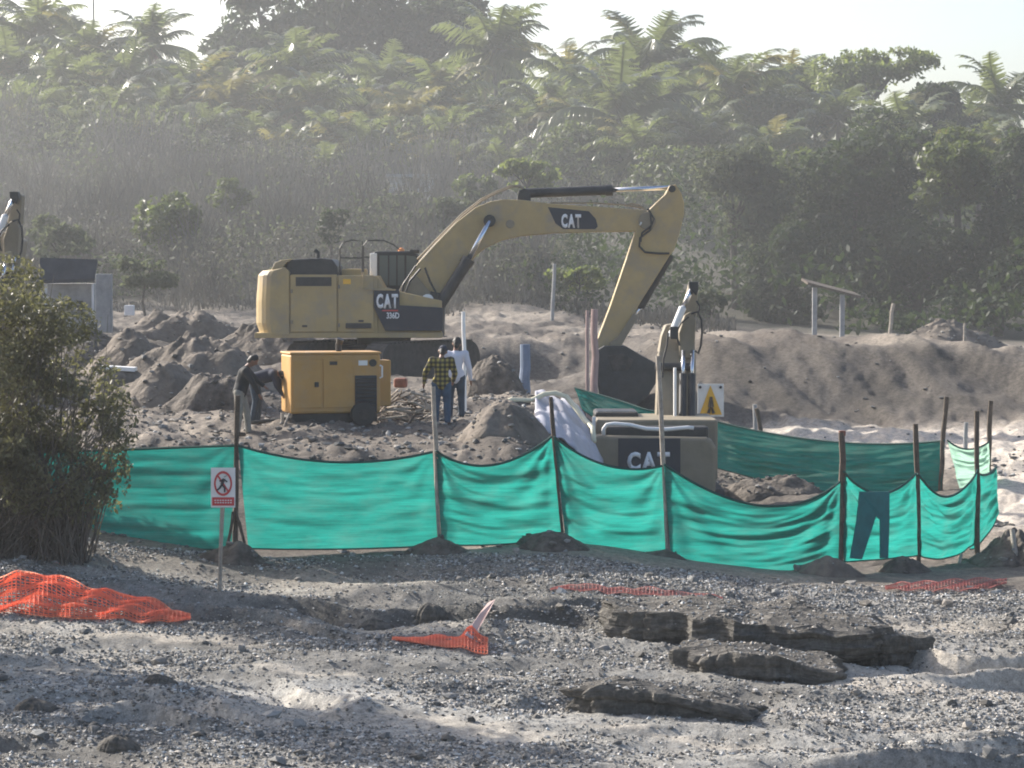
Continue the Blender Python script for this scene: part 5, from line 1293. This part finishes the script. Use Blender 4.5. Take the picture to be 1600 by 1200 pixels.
hs = thing('house', G(640, 140), 'low white walled house among palms behind the boom', 'house')
b_ = MB(); wallbox(b_, 608, 276, 676, 330, 140, 4.0); b_.build('wall', M_wallwhite, hs)
b_ = MB(); wallbox(b_, 604, 272, 682, 277, 139.5, 5.0); b_.build('roof', M_conc, hs)
b_ = MB(); wallbox(b_, 640, 280, 655, 292, 139.95, 0.1); b_.build('window', M_roofdark, hs)
sh = thing('lean_to', G(1305, 101), 'open lean-to with sloping plank roof on pale posts under the right trees', 'shelter')
b_ = MB(); b_.prism([P(1262, 441, 101), P(1346, 463, 101), P(1346, 467, 101), P(1262, 445, 101)], (0, 2.2, 0.15)); b_.build('roof_plank', M_wood, sh)
for (a, c1, d1_) in ((1273, 447, 101.2), (1316, 458, 101.2)):
    q = P(a, 540, d1_); b_ = MB(); t0 = P(a, c1 + 2, d1_); z1 = ground(q.x, d1_); b_.box((t0.x, d1_, (t0.z + z1) / 2 - 0.1), (0.17, 0.17, t0.z - z1 + 0.2)); b_.build('post', M_conc, sh)

# ------------------------------------------------------------------ vegetation
def leaf_cloud(blobs, n, size, seed, gap=0.0, gap_scale=1.0, flat=0.5, shell=0.55):
    """leaf-sized quads spread through ellipsoids; blobs: (x,y,z,rx,ry,rz)"""
    r = np.random.default_rng(seed)
    B = np.array(blobs, float); vol = B[:, 3] * B[:, 5] ; pr_ = vol / vol.sum()
    k = r.choice(len(B), n, p=pr_)
    d = r.normal(size=(n, 3)); d /= np.linalg.norm(d, axis=1)[:, None]
    rad = r.random(n) ** (1 / 3.0) * (1 - shell) + shell * (r.random(n) ** 0.25)
    rad = np.clip(rad + r.normal(0, 0.06, n), 0, 1.25)
    p = B[k, :3] + d * rad[:, None] * B[k, 3:6]
    if gap:
        g = fbm(p[:, 0] * gap_scale, p[:, 1] * gap_scale, p[:, 2] * gap_scale, octaves=3, seed=seed)
        keep = g > (gap - 0.5)
        p = p[keep]; d = d[keep]
    n = len(p)
    nrm = d * 0.6 + r.normal(size=(n, 3)) * 0.7; nrm[:, 2] += flat
    nrm /= np.linalg.norm(nrm, axis=1)[:, None]
    t_ = np.cross(nrm, r.normal(size=(n, 3))); t_ /= np.linalg.norm(t_, axis=1)[:, None]
    b_ = np.cross(nrm, t_)
    s = size * r.uniform(0.55, 1.3, n)[:, None]
    q = np.stack([p - t_ * s, p + b_ * s * 0.45 - t_ * s * 0.1, p + t_ * s, p - b_ * s * 0.45 - t_ * s * 0.1], 1)
    return q.reshape(-1, 3)

def quads_obj(name, V_, m, parent=None):
    off = np.array(root_loc(parent)) if parent is not None else 0
    n = len(V_) // 4
    return link(name, np_mesh(name, V_ - off, np.arange(n * 4).reshape(-1, 4), 4, False), m, parent)

def tree(name, px, py, Y, rx, ry, label, cat, m, n, leaf, seed, nb=9, group=None, gap=0.32, trunk_r=0.18, bark=None, spread=1.0, flat=0.5):
    """broad-leaved tree or shrub: crown centre at (px, py), half-size rx x ry in photo pixels"""
    r = random.Random(seed)
    c = P(px, py, Y); s = Y / F; RX = rx * s; RZ = ry * s; RY = min(RX, RZ * 1.3)
    g = ground(c.x, Y)
    root = thing(name, (c.x, Y, g), label, cat, group)
    blobs = []
    for k in range(nb):
        a = r.uniform(0, 2 * PI); q = math.sqrt(r.random()) * 0.66; e = r.uniform(-0.62, 0.62)
        w = math.sqrt(max(0.1, 1 - e * e))
        f_ = r.uniform(0.32, 0.52)
        blobs.append((c.x + RX * q * math.cos(a) * w, Y + RY * q * math.sin(a) * w, c.z + RZ * e, RX * f_, RY * f_, RZ * f_ * 0.9))
    quads_obj('crown', leaf_cloud(blobs, n, leaf, seed, gap=gap, gap_scale=1.6 / max(0.8, RX * 0.35), flat=flat), m, root)
    t_ = MB(); zb = g - 0.2
    fork = Vector((c.x + r.uniform(-.2, .2), Y, max(g + 0.3, c.z - RZ * 0.55)))
    t_.tube([(c.x, Y, zb), ((c.x + fork.x) / 2 + r.uniform(-.15, .15), Y, (zb + fork.z) / 2), fork], [trunk_r, trunk_r * 0.8, trunk_r * 0.65], 8)
    for b_ in blobs[:7]:
        e = Vector(b_[:3]); t_.tube([fork, (fork + e) / 2 + Vector((0, 0, RZ * 0.06)), e], [trunk_r * 0.5, trunk_r * 0.3, trunk_r * 0.1], 6)
    t_.build('trunk', bark or M_bark, root)
    return root

TG = 'broad leaved trees on the hill'
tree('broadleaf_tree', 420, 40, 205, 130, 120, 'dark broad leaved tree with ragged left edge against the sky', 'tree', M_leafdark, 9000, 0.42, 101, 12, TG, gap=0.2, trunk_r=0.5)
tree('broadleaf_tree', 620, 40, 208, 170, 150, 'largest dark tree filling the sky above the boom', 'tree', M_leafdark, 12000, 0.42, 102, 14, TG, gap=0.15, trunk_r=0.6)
tree('broadleaf_tree', 775, 120, 200, 60, 120, 'tall narrow dark tree at the right of the largest dark tree', 'tree', M_leafdark, 4500, 0.4, 103, 8, TG, gap=0.25, trunk_r=0.4)
tree('broadleaf_tree', 8, 70, 195, 50, 60, 'greyish tree at the top left corner', 'tree', M_leafgrey, 2600, 0.35, 104, 7, TG, trunk_r=0.3)
tree('broadleaf_tree', 1365, 130, 165, 115, 55, 'light green feathery tree on the right skyline', 'tree', M_leaflight, 11050, 0.187, 105, 12, TG, gap=0.4, trunk_r=0.3)
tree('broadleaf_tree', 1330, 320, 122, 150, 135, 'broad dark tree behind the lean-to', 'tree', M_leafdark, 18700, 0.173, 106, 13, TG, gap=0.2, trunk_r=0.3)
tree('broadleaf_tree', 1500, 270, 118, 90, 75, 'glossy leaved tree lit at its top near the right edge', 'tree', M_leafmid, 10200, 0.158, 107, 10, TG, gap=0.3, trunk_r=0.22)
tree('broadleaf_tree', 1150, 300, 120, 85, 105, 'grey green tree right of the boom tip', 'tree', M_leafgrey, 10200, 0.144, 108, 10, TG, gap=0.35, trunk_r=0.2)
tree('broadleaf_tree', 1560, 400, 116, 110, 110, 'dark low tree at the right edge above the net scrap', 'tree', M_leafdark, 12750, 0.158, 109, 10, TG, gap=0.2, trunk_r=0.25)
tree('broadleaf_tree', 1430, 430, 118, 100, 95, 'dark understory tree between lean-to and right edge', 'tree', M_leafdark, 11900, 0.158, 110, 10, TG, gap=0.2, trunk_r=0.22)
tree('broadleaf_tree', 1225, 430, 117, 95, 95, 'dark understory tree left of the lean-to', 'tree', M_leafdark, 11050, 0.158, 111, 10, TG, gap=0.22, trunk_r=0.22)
tree('broadleaf_tree', 1400, 255, 128, 120, 90, 'dark round topped tree standing behind the broad dark tree', 'tree', M_leafdark, 12000, 0.17, 116, 12, TG, gap=0.2, trunk_r=0.25)
tree('broadleaf_tree', 1230, 320, 126, 90, 105, 'dark leafy tree joining the grey green tree to the broad dark tree', 'tree', M_leafmid, 10000, 0.17, 117, 12, TG, gap=0.25, trunk_r=0.25)
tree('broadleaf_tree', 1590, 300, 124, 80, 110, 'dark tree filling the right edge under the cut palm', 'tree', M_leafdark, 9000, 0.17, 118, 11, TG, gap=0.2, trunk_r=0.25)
tree('broadleaf_tree', 1240, 210, 150, 90, 70, 'mid green tree on the skyline between palms and feathery tree', 'tree', M_leafmid, 7650, 0.202, 112, 9, TG, gap=0.3, trunk_r=0.25)
tree('broadleaf_tree', 1050, 290, 138, 90, 70, 'shaded green tree behind the boom tip', 'tree', M_leafmid, 7650, 0.180, 113, 9, TG, gap=0.25, trunk_r=0.25)
tree('broadleaf_tree', 1470, 190, 150, 90, 60, 'dull green tree below the right skyline dip', 'tree', M_leafdark, 7650, 0.202, 114, 9, TG, gap=0.2, trunk_r=0.25)
tree('broadleaf_tree', 890, 250, 145, 90, 60, 'shaded tree below the palms left of the boom tip', 'tree', M_leafmid, 6800, 0.180, 115, 9, TG, gap=0.25, trunk_r=0.25)
SG = 'shrubs on the slope'
tree('shrub', 825, 275, 122, 58, 32, 'light green rounded shrub above the top of the boom', 'shrub', M_leaflight, 2600, 0.16, 121, 8, SG, gap=0.3, trunk_r=0.08)
tree('shrub', 262, 340, 112, 58, 62, 'green shrub with lit crown on the left slope', 'shrub', M_leafmid, 3600, 0.16, 122, 9, SG, gap=0.3, trunk_r=0.1)
tree('shrub', 512, 345, 113, 34, 44, 'dark rounded shrub above the excavator engine hood', 'shrub', M_leafdark, 2200, 0.15, 123, 7, SG, gap=0.2, trunk_r=0.08)
tree('shrub', 228, 425, 100, 60, 28, 'low light shrub right of the shed', 'shrub', M_leafgrey, 1900, 0.12, 124, 8, SG, gap=0.35, trunk_r=0.06)
tree('shrub', 905, 432, 105, 52, 24, 'low yellow green shrub seen under the boom', 'shrub', M_leaflight, 1500, 0.13, 125, 8, SG, gap=0.35, trunk_r=0.06)
tree('shrub', 1110, 470, 104, 62, 42, 'pale leafy shrub behind the rear excavator stick', 'shrub', M_leafgrey, 2400, 0.13, 126, 8, SG, gap=0.35, trunk_r=0.06)
tree('shrub', 355, 305, 122, 40, 30, 'small olive shrub right of the lit shrub on the slope', 'shrub', M_leafmid, 1300, 0.15, 127, 7, SG, gap=0.35, trunk_r=0.06)
tree('shrub', 90, 370, 108, 70, 50, 'grey green shrub above the shed roof', 'shrub', M_leafgrey, 2600, 0.14, 128, 8, SG, gap=0.35, trunk_r=0.08)
tree('shrub', 690, 330, 120, 60, 34, 'dull shrub in the brush behind the boom curve', 'shrub', M_leafgrey, 2000, 0.15, 129, 8, SG, gap=0.35, trunk_r=0.08)
tree('shrub', 640, 322, 128, 75, 26, 'dusty shrub hiding the foot of the white house', 'shrub', M_leafgrey, 2600, 0.16, 131, 9, SG, gap=0.3, trunk_r=0.08)
tree('shrub', 740, 300, 128, 44, 32, 'dark shrub right of the white house', 'shrub', M_leafmid, 1500, 0.16, 130, 7, SG, gap=0.3, trunk_r=0.08)

# undergrowth and dry brush: uncountable, one object each
def slope_mass(name, n, pxr, Yr, hr, size, m, label, seed, stem=False, ybias=1.0, thr=-0.2):
    r = np.random.default_rng(seed)
    px = r.uniform(*pxr, n); Y = Yr[0] + (Yr[1] - Yr[0]) * r.random(n) ** ybias; x = (px - 800) / F * Y
    keep = fbm(x * 0.18, Y * 0.12, octaves=3, seed=seed) > thr
    x = x[keep]; Y = Y[keep]; n = len(x)
    hmax = hr[0] + (hr[1] - hr[0]) * np.clip(0.5 + 0.8 * fbm(x * 0.25, Y * 0.2, octaves=3, seed=seed + 2), 0, 1)
    z0 = groundv(x, Y)
    if stem:
        L_ = hmax * r.uniform(0.25, 0.55, n); zb = z0 + (hmax - L_) * r.random(n)
        d = r.normal(0, 0.35, (n, 3)); d[:, 2] = 1; d /= np.linalg.norm(d, axis=1)[:, None]
        a = np.stack([x, Y, zb], -1); b_ = a + d * L_[:, None]; w = np.stack([r.uniform(0.5, 1, n), r.uniform(-.4, .4, n), r.uniform(-.3, .3, n)], -1) * size
        V_ = np.stack([a - w, a + w, b_ + w * 0.3, b_ - w * 0.3], 1).reshape(-1, 3)
    else:
        p = np.stack([x, Y, z0 + hmax * np.sqrt(r.random(n))], -1)
        nrm = r.normal(size=(n, 3)); nrm[:, 2] += 0.5; nrm /= np.linalg.norm(nrm, axis=1)[:, None]
        t_ = np.cross(nrm, r.normal(size=(n, 3))); t_ /= np.linalg.norm(t_, axis=1)[:, None]; b_ = np.cross(nrm, t_)
        s = size * r.uniform(0.5, 1.4, n)[:, None]
        V_ = np.stack([p - t_ * s, p + b_ * s * 0.45, p + t_ * s, p - b_ * s * 0.45], 1).reshape(-1, 3)
    return tag(quads_obj(name, V_, m), label, kind='stuff')
slope_mass('dry_brush', 46000, (-260, 860), (103, 152), (0.4, 4.2), 0.035, M_brush, 'dry grey brown brush covering the left hillside', 5, True)
slope_mass('dry_brush_leaves', 26000, (-260, 900), (104, 152), (1.0, 3.4), 0.10, mat('dry brush leaves', (0.11, 0.112, 0.08), 0.85, var=0.35, scale=0.2, trans=0.3), 'sparse dusty leaves in the dry brush on the hillside', 6)
def scrub(name, n_blob, n, pxr, Yr, size, m, label, seed, hmin=0.7, hmax=2.2):
    r = random.Random(seed); blobs = []
    for k in range(n_blob):
        px = r.uniform(*pxr); Y = r.uniform(*Yr); x = X(px, Y); h = r.uniform(hmin, hmax)
        blobs.append((x, Y, ground(x, Y) + h * 0.75, h * r.uniform(0.6, 1.3), h * 0.8, h * r.uniform(0.6, 1.0)))
    return tag(quads_obj(name, leaf_cloud(blobs, n, size, seed, gap=0.3, gap_scale=1.2), m), label, kind='stuff')
scrub('scrub', 150, 30000, (-260, 860), (106, 152), 0.12, M_leafgrey, 'dusty grey green scrub clumps over the left hillside', 401)
scrub('dark_scrub', 60, 12000, (-260, 1100), (104, 150), 0.13, M_leafdark, 'darker scrub clumps over the hillside', 402, 0.6, 1.8)
scrub('dry_scrub', 120, 22000, (-260, 860), (103, 150), 0.10, M_brush, 'leafless brown scrub clumps over the left hillside', 403, 0.6, 2.0)
slope_mass('undergrowth', 60000, (-260, 1860), (149, 200), (0.5, 2.8), 0.24, M_leafmid, 'dense green undergrowth below the palms', 7, thr=-0.6)
slope_mass('undergrowth_shade', 20000, (820, 1860), (106, 150), (1.0, 5.0), 0.18, M_leafdark, 'dark undergrowth beneath the right hand trees', 8)
slope_mass('bank_weeds', 3000, (560, 1150), (97, 108), (0.2, 0.8), 0.05, M_brush, 'dry weeds along the far bank edge', 9, True)

# palms
def frond_mesh(name, e0, bend, seed, ns=19, wl=0.30, droop=0.9):
    r = np.random.default_rng(seed)
    pts = []; ang = e0; p = np.array([0.0, 0, 0]); step = 1.0 / ns
    for k in range(ns + 1):
        pts.append((p.copy(), ang)); ang_ = ang - bend * (k / ns) ** 1.3 * 2 / ns * 1.0
        p = p + step * np.array([math.cos(ang), 0, math.sin(ang)]); ang = ang_
    V_ = []; Fq = []
    for k in range(ns):
        a, b_ = pts[k][0], pts[k + 1][0]; w = 0.014 * (1 - 0.8 * k / ns)
        i = len(V_); V_ += [a + (0, -w, 0), a + (0, w, 0), b_ + (0, w, 0), b_ + (0, -w, 0)]; Fq.append((i, i + 1, i + 2, i + 3))
    for k in range(2, ns + 1):
        q = k / ns; L_ = wl * math.sin(PI * min(1, 0.16 + 0.80 * q)) ** 0.7 * r.uniform(0.85, 1.15)
        a, an = pts[k]; tdir = np.array([math.cos(an), 0, math.sin(an)]); up = np.array([-math.sin(an), 0, math.cos(an)])
        for s in (-1, 1):
            for hf in (0, 0.5):
                aa = a - tdir * step * hf
                d = tdir * 0.55 + np.array([0, s, 0]) * 0.85 - np.array([0, 0, 1]) * droop * r.uniform(0.5, 1.2) + up * 0.25
                d /= np.linalg.norm(d); w = tdir * 0.020
                i = len(V_); V_ += [aa - w, aa + w, aa + d * L_ + w * 0.25, aa + d * L_ - w * 0.25]; Fq.append((i, i + 1, i + 2, i + 3))
    return np_mesh(name, np.array(V_), np.array(Fq), 4, False)
FR = {}
for nm, mm in (('g', M_palm), ('y', M_palmy), ('d', M_palmdead)):
    FR[nm] = []
    for k, (e, b_) in enumerate([(1.22, 0.7), (1.12, 1.75), (0.85, 1.8), (0.55, 1.9), (0.2, 1.5), (-0.3, 1.0), (-0.9, 0.5)]):
        me = frond_mesh('frond', e, b_, 200 + k, droop=(0.25, 0.6, 0.9, 1.0, 1.1, 1.2, 1.2)[k], wl=(0.11, 0.19, 0.23, 0.25, 0.26, 0.24, 0.2)[k]); me.materials.append(mm); FR[nm].append(me)

def palm(px, py, Y, r_px, label, nf=18, style='g', seed=0, tone=None, thick=1.0, dead=0):
    r = random.Random(seed * 13 + 5)
    c = P(px, py + r_px * 0.25, Y); L_ = r_px * Y / F * 1.75; g = ground(c.x, Y)
    root = thing('palm_tree', (c.x, Y, g), label, 'palm tree', 'palms on the hill')
    lean = r.uniform(-0.6, 0.6)
    t_ = MB(); hgt = c.z - g
    t_.tube([(c.x + lean * (1 - q) ** 2, Y, g - 0.3 + (hgt + 0.3) * q) for q in (0, 0.25, 0.5, 0.75, 1)], [0.22 * thick, 0.17 * thick, 0.15 * thick, 0.14 * thick, 0.15 * thick], 7)
    t_.build('trunk', M_trunk, root)
    for k in range(nf):
        lv_ = max(1, min(6, int(7 * ((k + 0.5) / nf) ** 0.8)))
        sty = style
        if k >= nf - dead: sty, lv_ = 'd', 6 if k % 2 else 5
        elif r.random() < 0.10 and style == 'g': sty = 'y'
        o = bpy.data.objects.new('frond', FR[sty][lv_]); COL.objects.link(o); o.parent = root
        o.location = (0, 0, hgt)
        o.rotation_euler = (r.uniform(-0.4, 0.4), r.uniform(-0.2, 0.2), k * 2.39996 + r.uniform(-0.3, 0.3))
        s = L_ * r.uniform(0.82, 1.12) * (0.85 if lv_ == 6 else 1); o.scale = (s, s, s)
    return root
PALMS = [
 (62, 40, 178, 62, 'tall palm near the left corner rising above the frame'), (14, 105, 170, 58, 'pale palm cut by the left edge of the view'),
 (138, 82, 172, 58, 'dark palm under the thin antenna pole'), (236, 58, 176, 52, 'slim upright palm alone against the left sky'),
 (200, 112, 164, 52, 'yellow green palm below the slim upright palm'), (100, 128, 162, 52, 'bushy palm below the tall corner palm'),
 (300, 135, 166, 62, 'palm touching the ragged edge of the dark tree'), (360, 155, 158, 54, 'bright yellow green palm left of the wrapped trunk palm'),
 (52, 168, 156, 50, 'low palm at left above the brush'), (262, 165, 157, 50, 'low palm in the middle of the left group'),
 (175, 170, 156, 46, 'low dark palm left of the pair in the left group'), (325, 198, 152, 46, 'small palm at the brush edge under the dark tree'),
 (466, 95, 168, 58, 'tall palm with full crown in front of the dark tree'), (432, 165, 160, 46, 'short palm left below the full crowned palm'),
 (493, 150, 158, 48, 'palm with hanging pale fronds right of the full crowned palm'), (520, 205, 150, 44, 'small palm left of the white house group'),
 (560, 225, 148, 48, 'drooping palm left of the white house'), (640, 185, 156, 56, 'palm with yellow brown hanging fronds above the white house'),
 (688, 140, 164, 58, 'green palm right of the yellow brown palm'), (700, 212, 152, 48, 'palm just right of and above the white house'),
 (772, 62, 180, 66, 'highest palm at the right side of the dark tree'), (748, 180, 162, 50, 'palm below the highest palm'),
 (722, 252, 146, 40, 'small low palm right of the white house roof'), (602, 245, 150, 40, 'small palm directly behind the white house'),
 (892, 118, 172, 62, 'palm left of the twin topped skyline palms'), (1010, 92, 176, 80, 'biggest skyline palm above the arm cylinder'),
 (966, 165, 148, 82, 'dark front palm with straight trunk above the boom tip'), (858, 165, 160, 54, 'palm right of the dark tree below the skyline'),
 (1050, 155, 166, 58, 'palm below and right of the biggest skyline palm'), (1142, 132, 152, 66, 'dark palm with upright spiky crown right of the boom'),
 (1058, 208, 150, 54, 'shaded palm above the stick end'), (1186, 150, 164, 54, 'palm with bare stalks right of the spiky palm'),
 (1240, 132, 172, 54, 'skyline palm left of the feathery tree'), (1418, 195, 140, 62, 'palm in front of the feathery tree, yellow tipped'),
 (1562, 150, 168, 58, 'skyline palm near the right edge'), (1592, 240, 128, 56, 'dark palm cut by the right edge'),
 (1500, 195, 160, 50, 'palm left of the right edge skyline palm'), (918, 205, 154, 54, 'shaded palm between front palm and dark tree'),
 (815, 200, 158, 50, 'palm directly right of the dark tree base'), (1310, 178, 150, 52, 'palm below the left side of the feathery tree'),
 (1455, 250, 130, 46, 'small palm above the glossy leaved tree'), (1105, 215, 146, 50, 'shaded palm below the spiky palm'), (1210, 225, 142, 50, 'shaded palm over the broad dark tree'),
 (30, 205, 152, 44, 'lowest palm at the left above the grey brush'), (220, 205, 153, 42, 'small palm at the brush line under the left group'),
 (120, 200, 154, 44, 'small palm at the brush line near the left corner'), (395, 215, 151, 44, 'small palm with pale fronds left of the wrapped trunk palm foot'),
 (455, 235, 149, 44, 'low palm at the foot of the full crowned palm'), (505, 260, 145, 40, 'low palm at the brush edge left of the drooping palm'),
 (655, 255, 146, 38, 'low feathery palm touching the white house roof'), (600, 120, 185, 50, 'palm in front of the trunk of the largest dark tree'),
 (560, 165, 170, 46, 'palm below the palm in front of the largest dark tree'), (790, 255, 148, 46, 'low palm above the light green rounded shrub'),
 (930, 150, 165, 56, 'palm tucked behind the dark front palm'), (1090, 120, 175, 54, 'skyline palm between the biggest and the spiky palm'),
 (1275, 135, 170, 50, 'small skyline palm touching the feathery tree'), (1530, 230, 140, 50, 'palm above the glossy leaved tree at its right'),
 (1390, 260, 126, 46, 'low palm half hidden by the broad dark tree'), (1000, 225, 142, 50, 'low shaded palm at the foot of the dark front palm')]
for k, (px, py, Y, r_, lab) in enumerate(PALMS):
    style = 'y' if k in (7, 17) else 'g'
    palm(px, py, Y, r_, lab, nf=32, style=style, seed=k + 1, thick=2.4 if k == 12 else 1.0, dead=3 if k in (14, 17, 31, 12) else (1 if k % 3 == 0 else 0))
an = MB(); q = G(145, 182); t0 = P(146, -8, 182); an.tube([(t0.x, 182, q.z - 0.3), (t0.x, 182, t0.z)], 0.06, 8); tag(an.build('antenna_pole', M_woodpale, None), 'thin pale antenna pole above the left palms', 'pole')

# foreground bush at the left
def bush(px, Y, blobs_px, n, leaf, label, seed, m, twigs=480):
    c = G(px, Y); root = thing('bush', c, label, 'bush'); r = random.Random(seed)
    blobs = []
    for (a, b_, ra, rb) in blobs_px:
        y = Y + r.uniform(-0.7, 0.7); q = P(a, b_, y); s = y / F; blobs.append((q.x, y, q.z, ra * s, min(ra, rb) * s * 1.0, rb * s))
    quads_obj('foliage', leaf_cloud(blobs, n, leaf, seed, gap=0.48, gap_scale=2.2, flat=0.3, shell=0.35), m, root)
    t_ = MB()
    for k in range(twigs):
        b_ = r.choice(blobs); e = Vector((b_[0] + r.gauss(0, 0.5) * b_[3], b_[1] + r.gauss(0, 0.5) * b_[4], b_[2] + r.gauss(0, 0.5) * b_[5]))
        s0 = Vector((c.x + r.uniform(-1.3, 1.0), c.y + r.uniform(-.5, .5), ground(c.x, c.y) - 0.1))
        mid_ = s0.lerp(e, 0.5) + Vector((r.uniform(-.15, .15), r.uniform(-.15, .15), 0.15))
        t_.tube([s0, mid_, e], [0.013, 0.008, 0.003], 4, cap=False)
    t_.build('stems', M_trunk, root)
    return root
bush(40, 43.3, [(0, 520, 95, 110), (60, 560, 90, 100), (120, 640, 80, 80), (40, 650, 110, 110), (-40, 600, 120, 180), (140, 700, 60, 70), (70, 740, 90, 70), (20, 440, 55, 45), (-10, 760, 80, 90), (160, 620, 45, 60), (100, 510, 60, 50), (60, 800, 90, 55), (130, 770, 60, 50), (0, 830, 80, 40), (90, 700, 80, 60), (20, 700, 90, 90), (165, 735, 48, 45), (120, 800, 80, 36), (185, 660, 36, 50), (30, 825, 110, 30)],
     44000, 0.052, 'loose olive bush overhanging the left end of the green net', 301, M_leafbush)
tree('broadleaf_tree', -330, 560, 38, 260, 330, 'leafy tree added outside the left edge to shade the beach', 'tree', M_leafmid, 16000, 0.11, 302, 12, None, gap=0.1, trunk_r=0.14)  # unseen tree, added to throw shade over the lower left beach

tree('shrub', -108, 655, 48.4, 132, 118, 'dense unseen shrub added to shade the left end of the green net', 'shrub', M_leafmid, 22000, 0.075, 303, 16, SG, gap=0.0, trunk_r=0.06)  # out of view; added and sized to cast shade on the net

# ------------------------------------------------------------------ air
hz = MB(); hz.box((0, 162, 15.0), (660, 340, 36.6))
hm = bpy.data.materials.new('dusty air'); hm.use_nodes = True
N = hm.node_tree.nodes; N.remove(N['Principled BSDF'])
pv = N.new('ShaderNodeVolumePrincipled'); pv.inputs['Color'].default_value = (0.87, 0.92, 0.97, 1); pv.inputs['Density'].default_value = 0.0004; pv.inputs['Anisotropy'].default_value = 0.35
hm.node_tree.links.new(pv.outputs[0], N['Material Output'].inputs['Volume'])
tag(hz.build('haze', hm, None), kind='stuff')

# dust raised by the work, hanging between the site and the hill
dv = []; df = []; nu, nvv = 40, 20
for j in range(nvv + 1):
    w = -PI / 2 + PI * j / nvv
    for i in range(nu):
        a = 2 * PI * i / nu
        k = 1 + 0.10 * math.sin(3 * a + 1.0) * math.cos(w) + 0.06 * math.sin(5 * a + 2.5 * w)
        dv.append((-13 + 62 * math.cos(w) * math.cos(a) * k, 119 + 35 * math.cos(w) * math.sin(a) * k, (2.5 + 17.5 * math.sin(w)) if w > 0 else 2.5 + 5.4 * math.sin(w)))
for j in range(nvv):
    for i in range(nu): df.append((j * nu + i, j * nu + (i + 1) % nu, (j + 1) * nu + (i + 1) % nu, (j + 1) * nu + i))
dm = MB(); dm.add(dv, df)
dmat = bpy.data.materials.new('drifting dust'); dmat.use_nodes = True
N = dmat.node_tree.nodes; N.remove(N['Principled BSDF'])
pv = N.new('ShaderNodeVolumePrincipled'); pv.inputs['Color'].default_value = (0.90, 0.93, 0.94, 1); pv.inputs['Density'].default_value = 0.0015; pv.inputs['Anisotropy'].default_value = 0.35
dmat.node_tree.links.new(pv.outputs[0], N['Material Output'].inputs['Volume'])
tag(dm.build('dust_cloud', dmat, None), 'pale dust drifting over the hillside behind the excavator', kind='stuff')
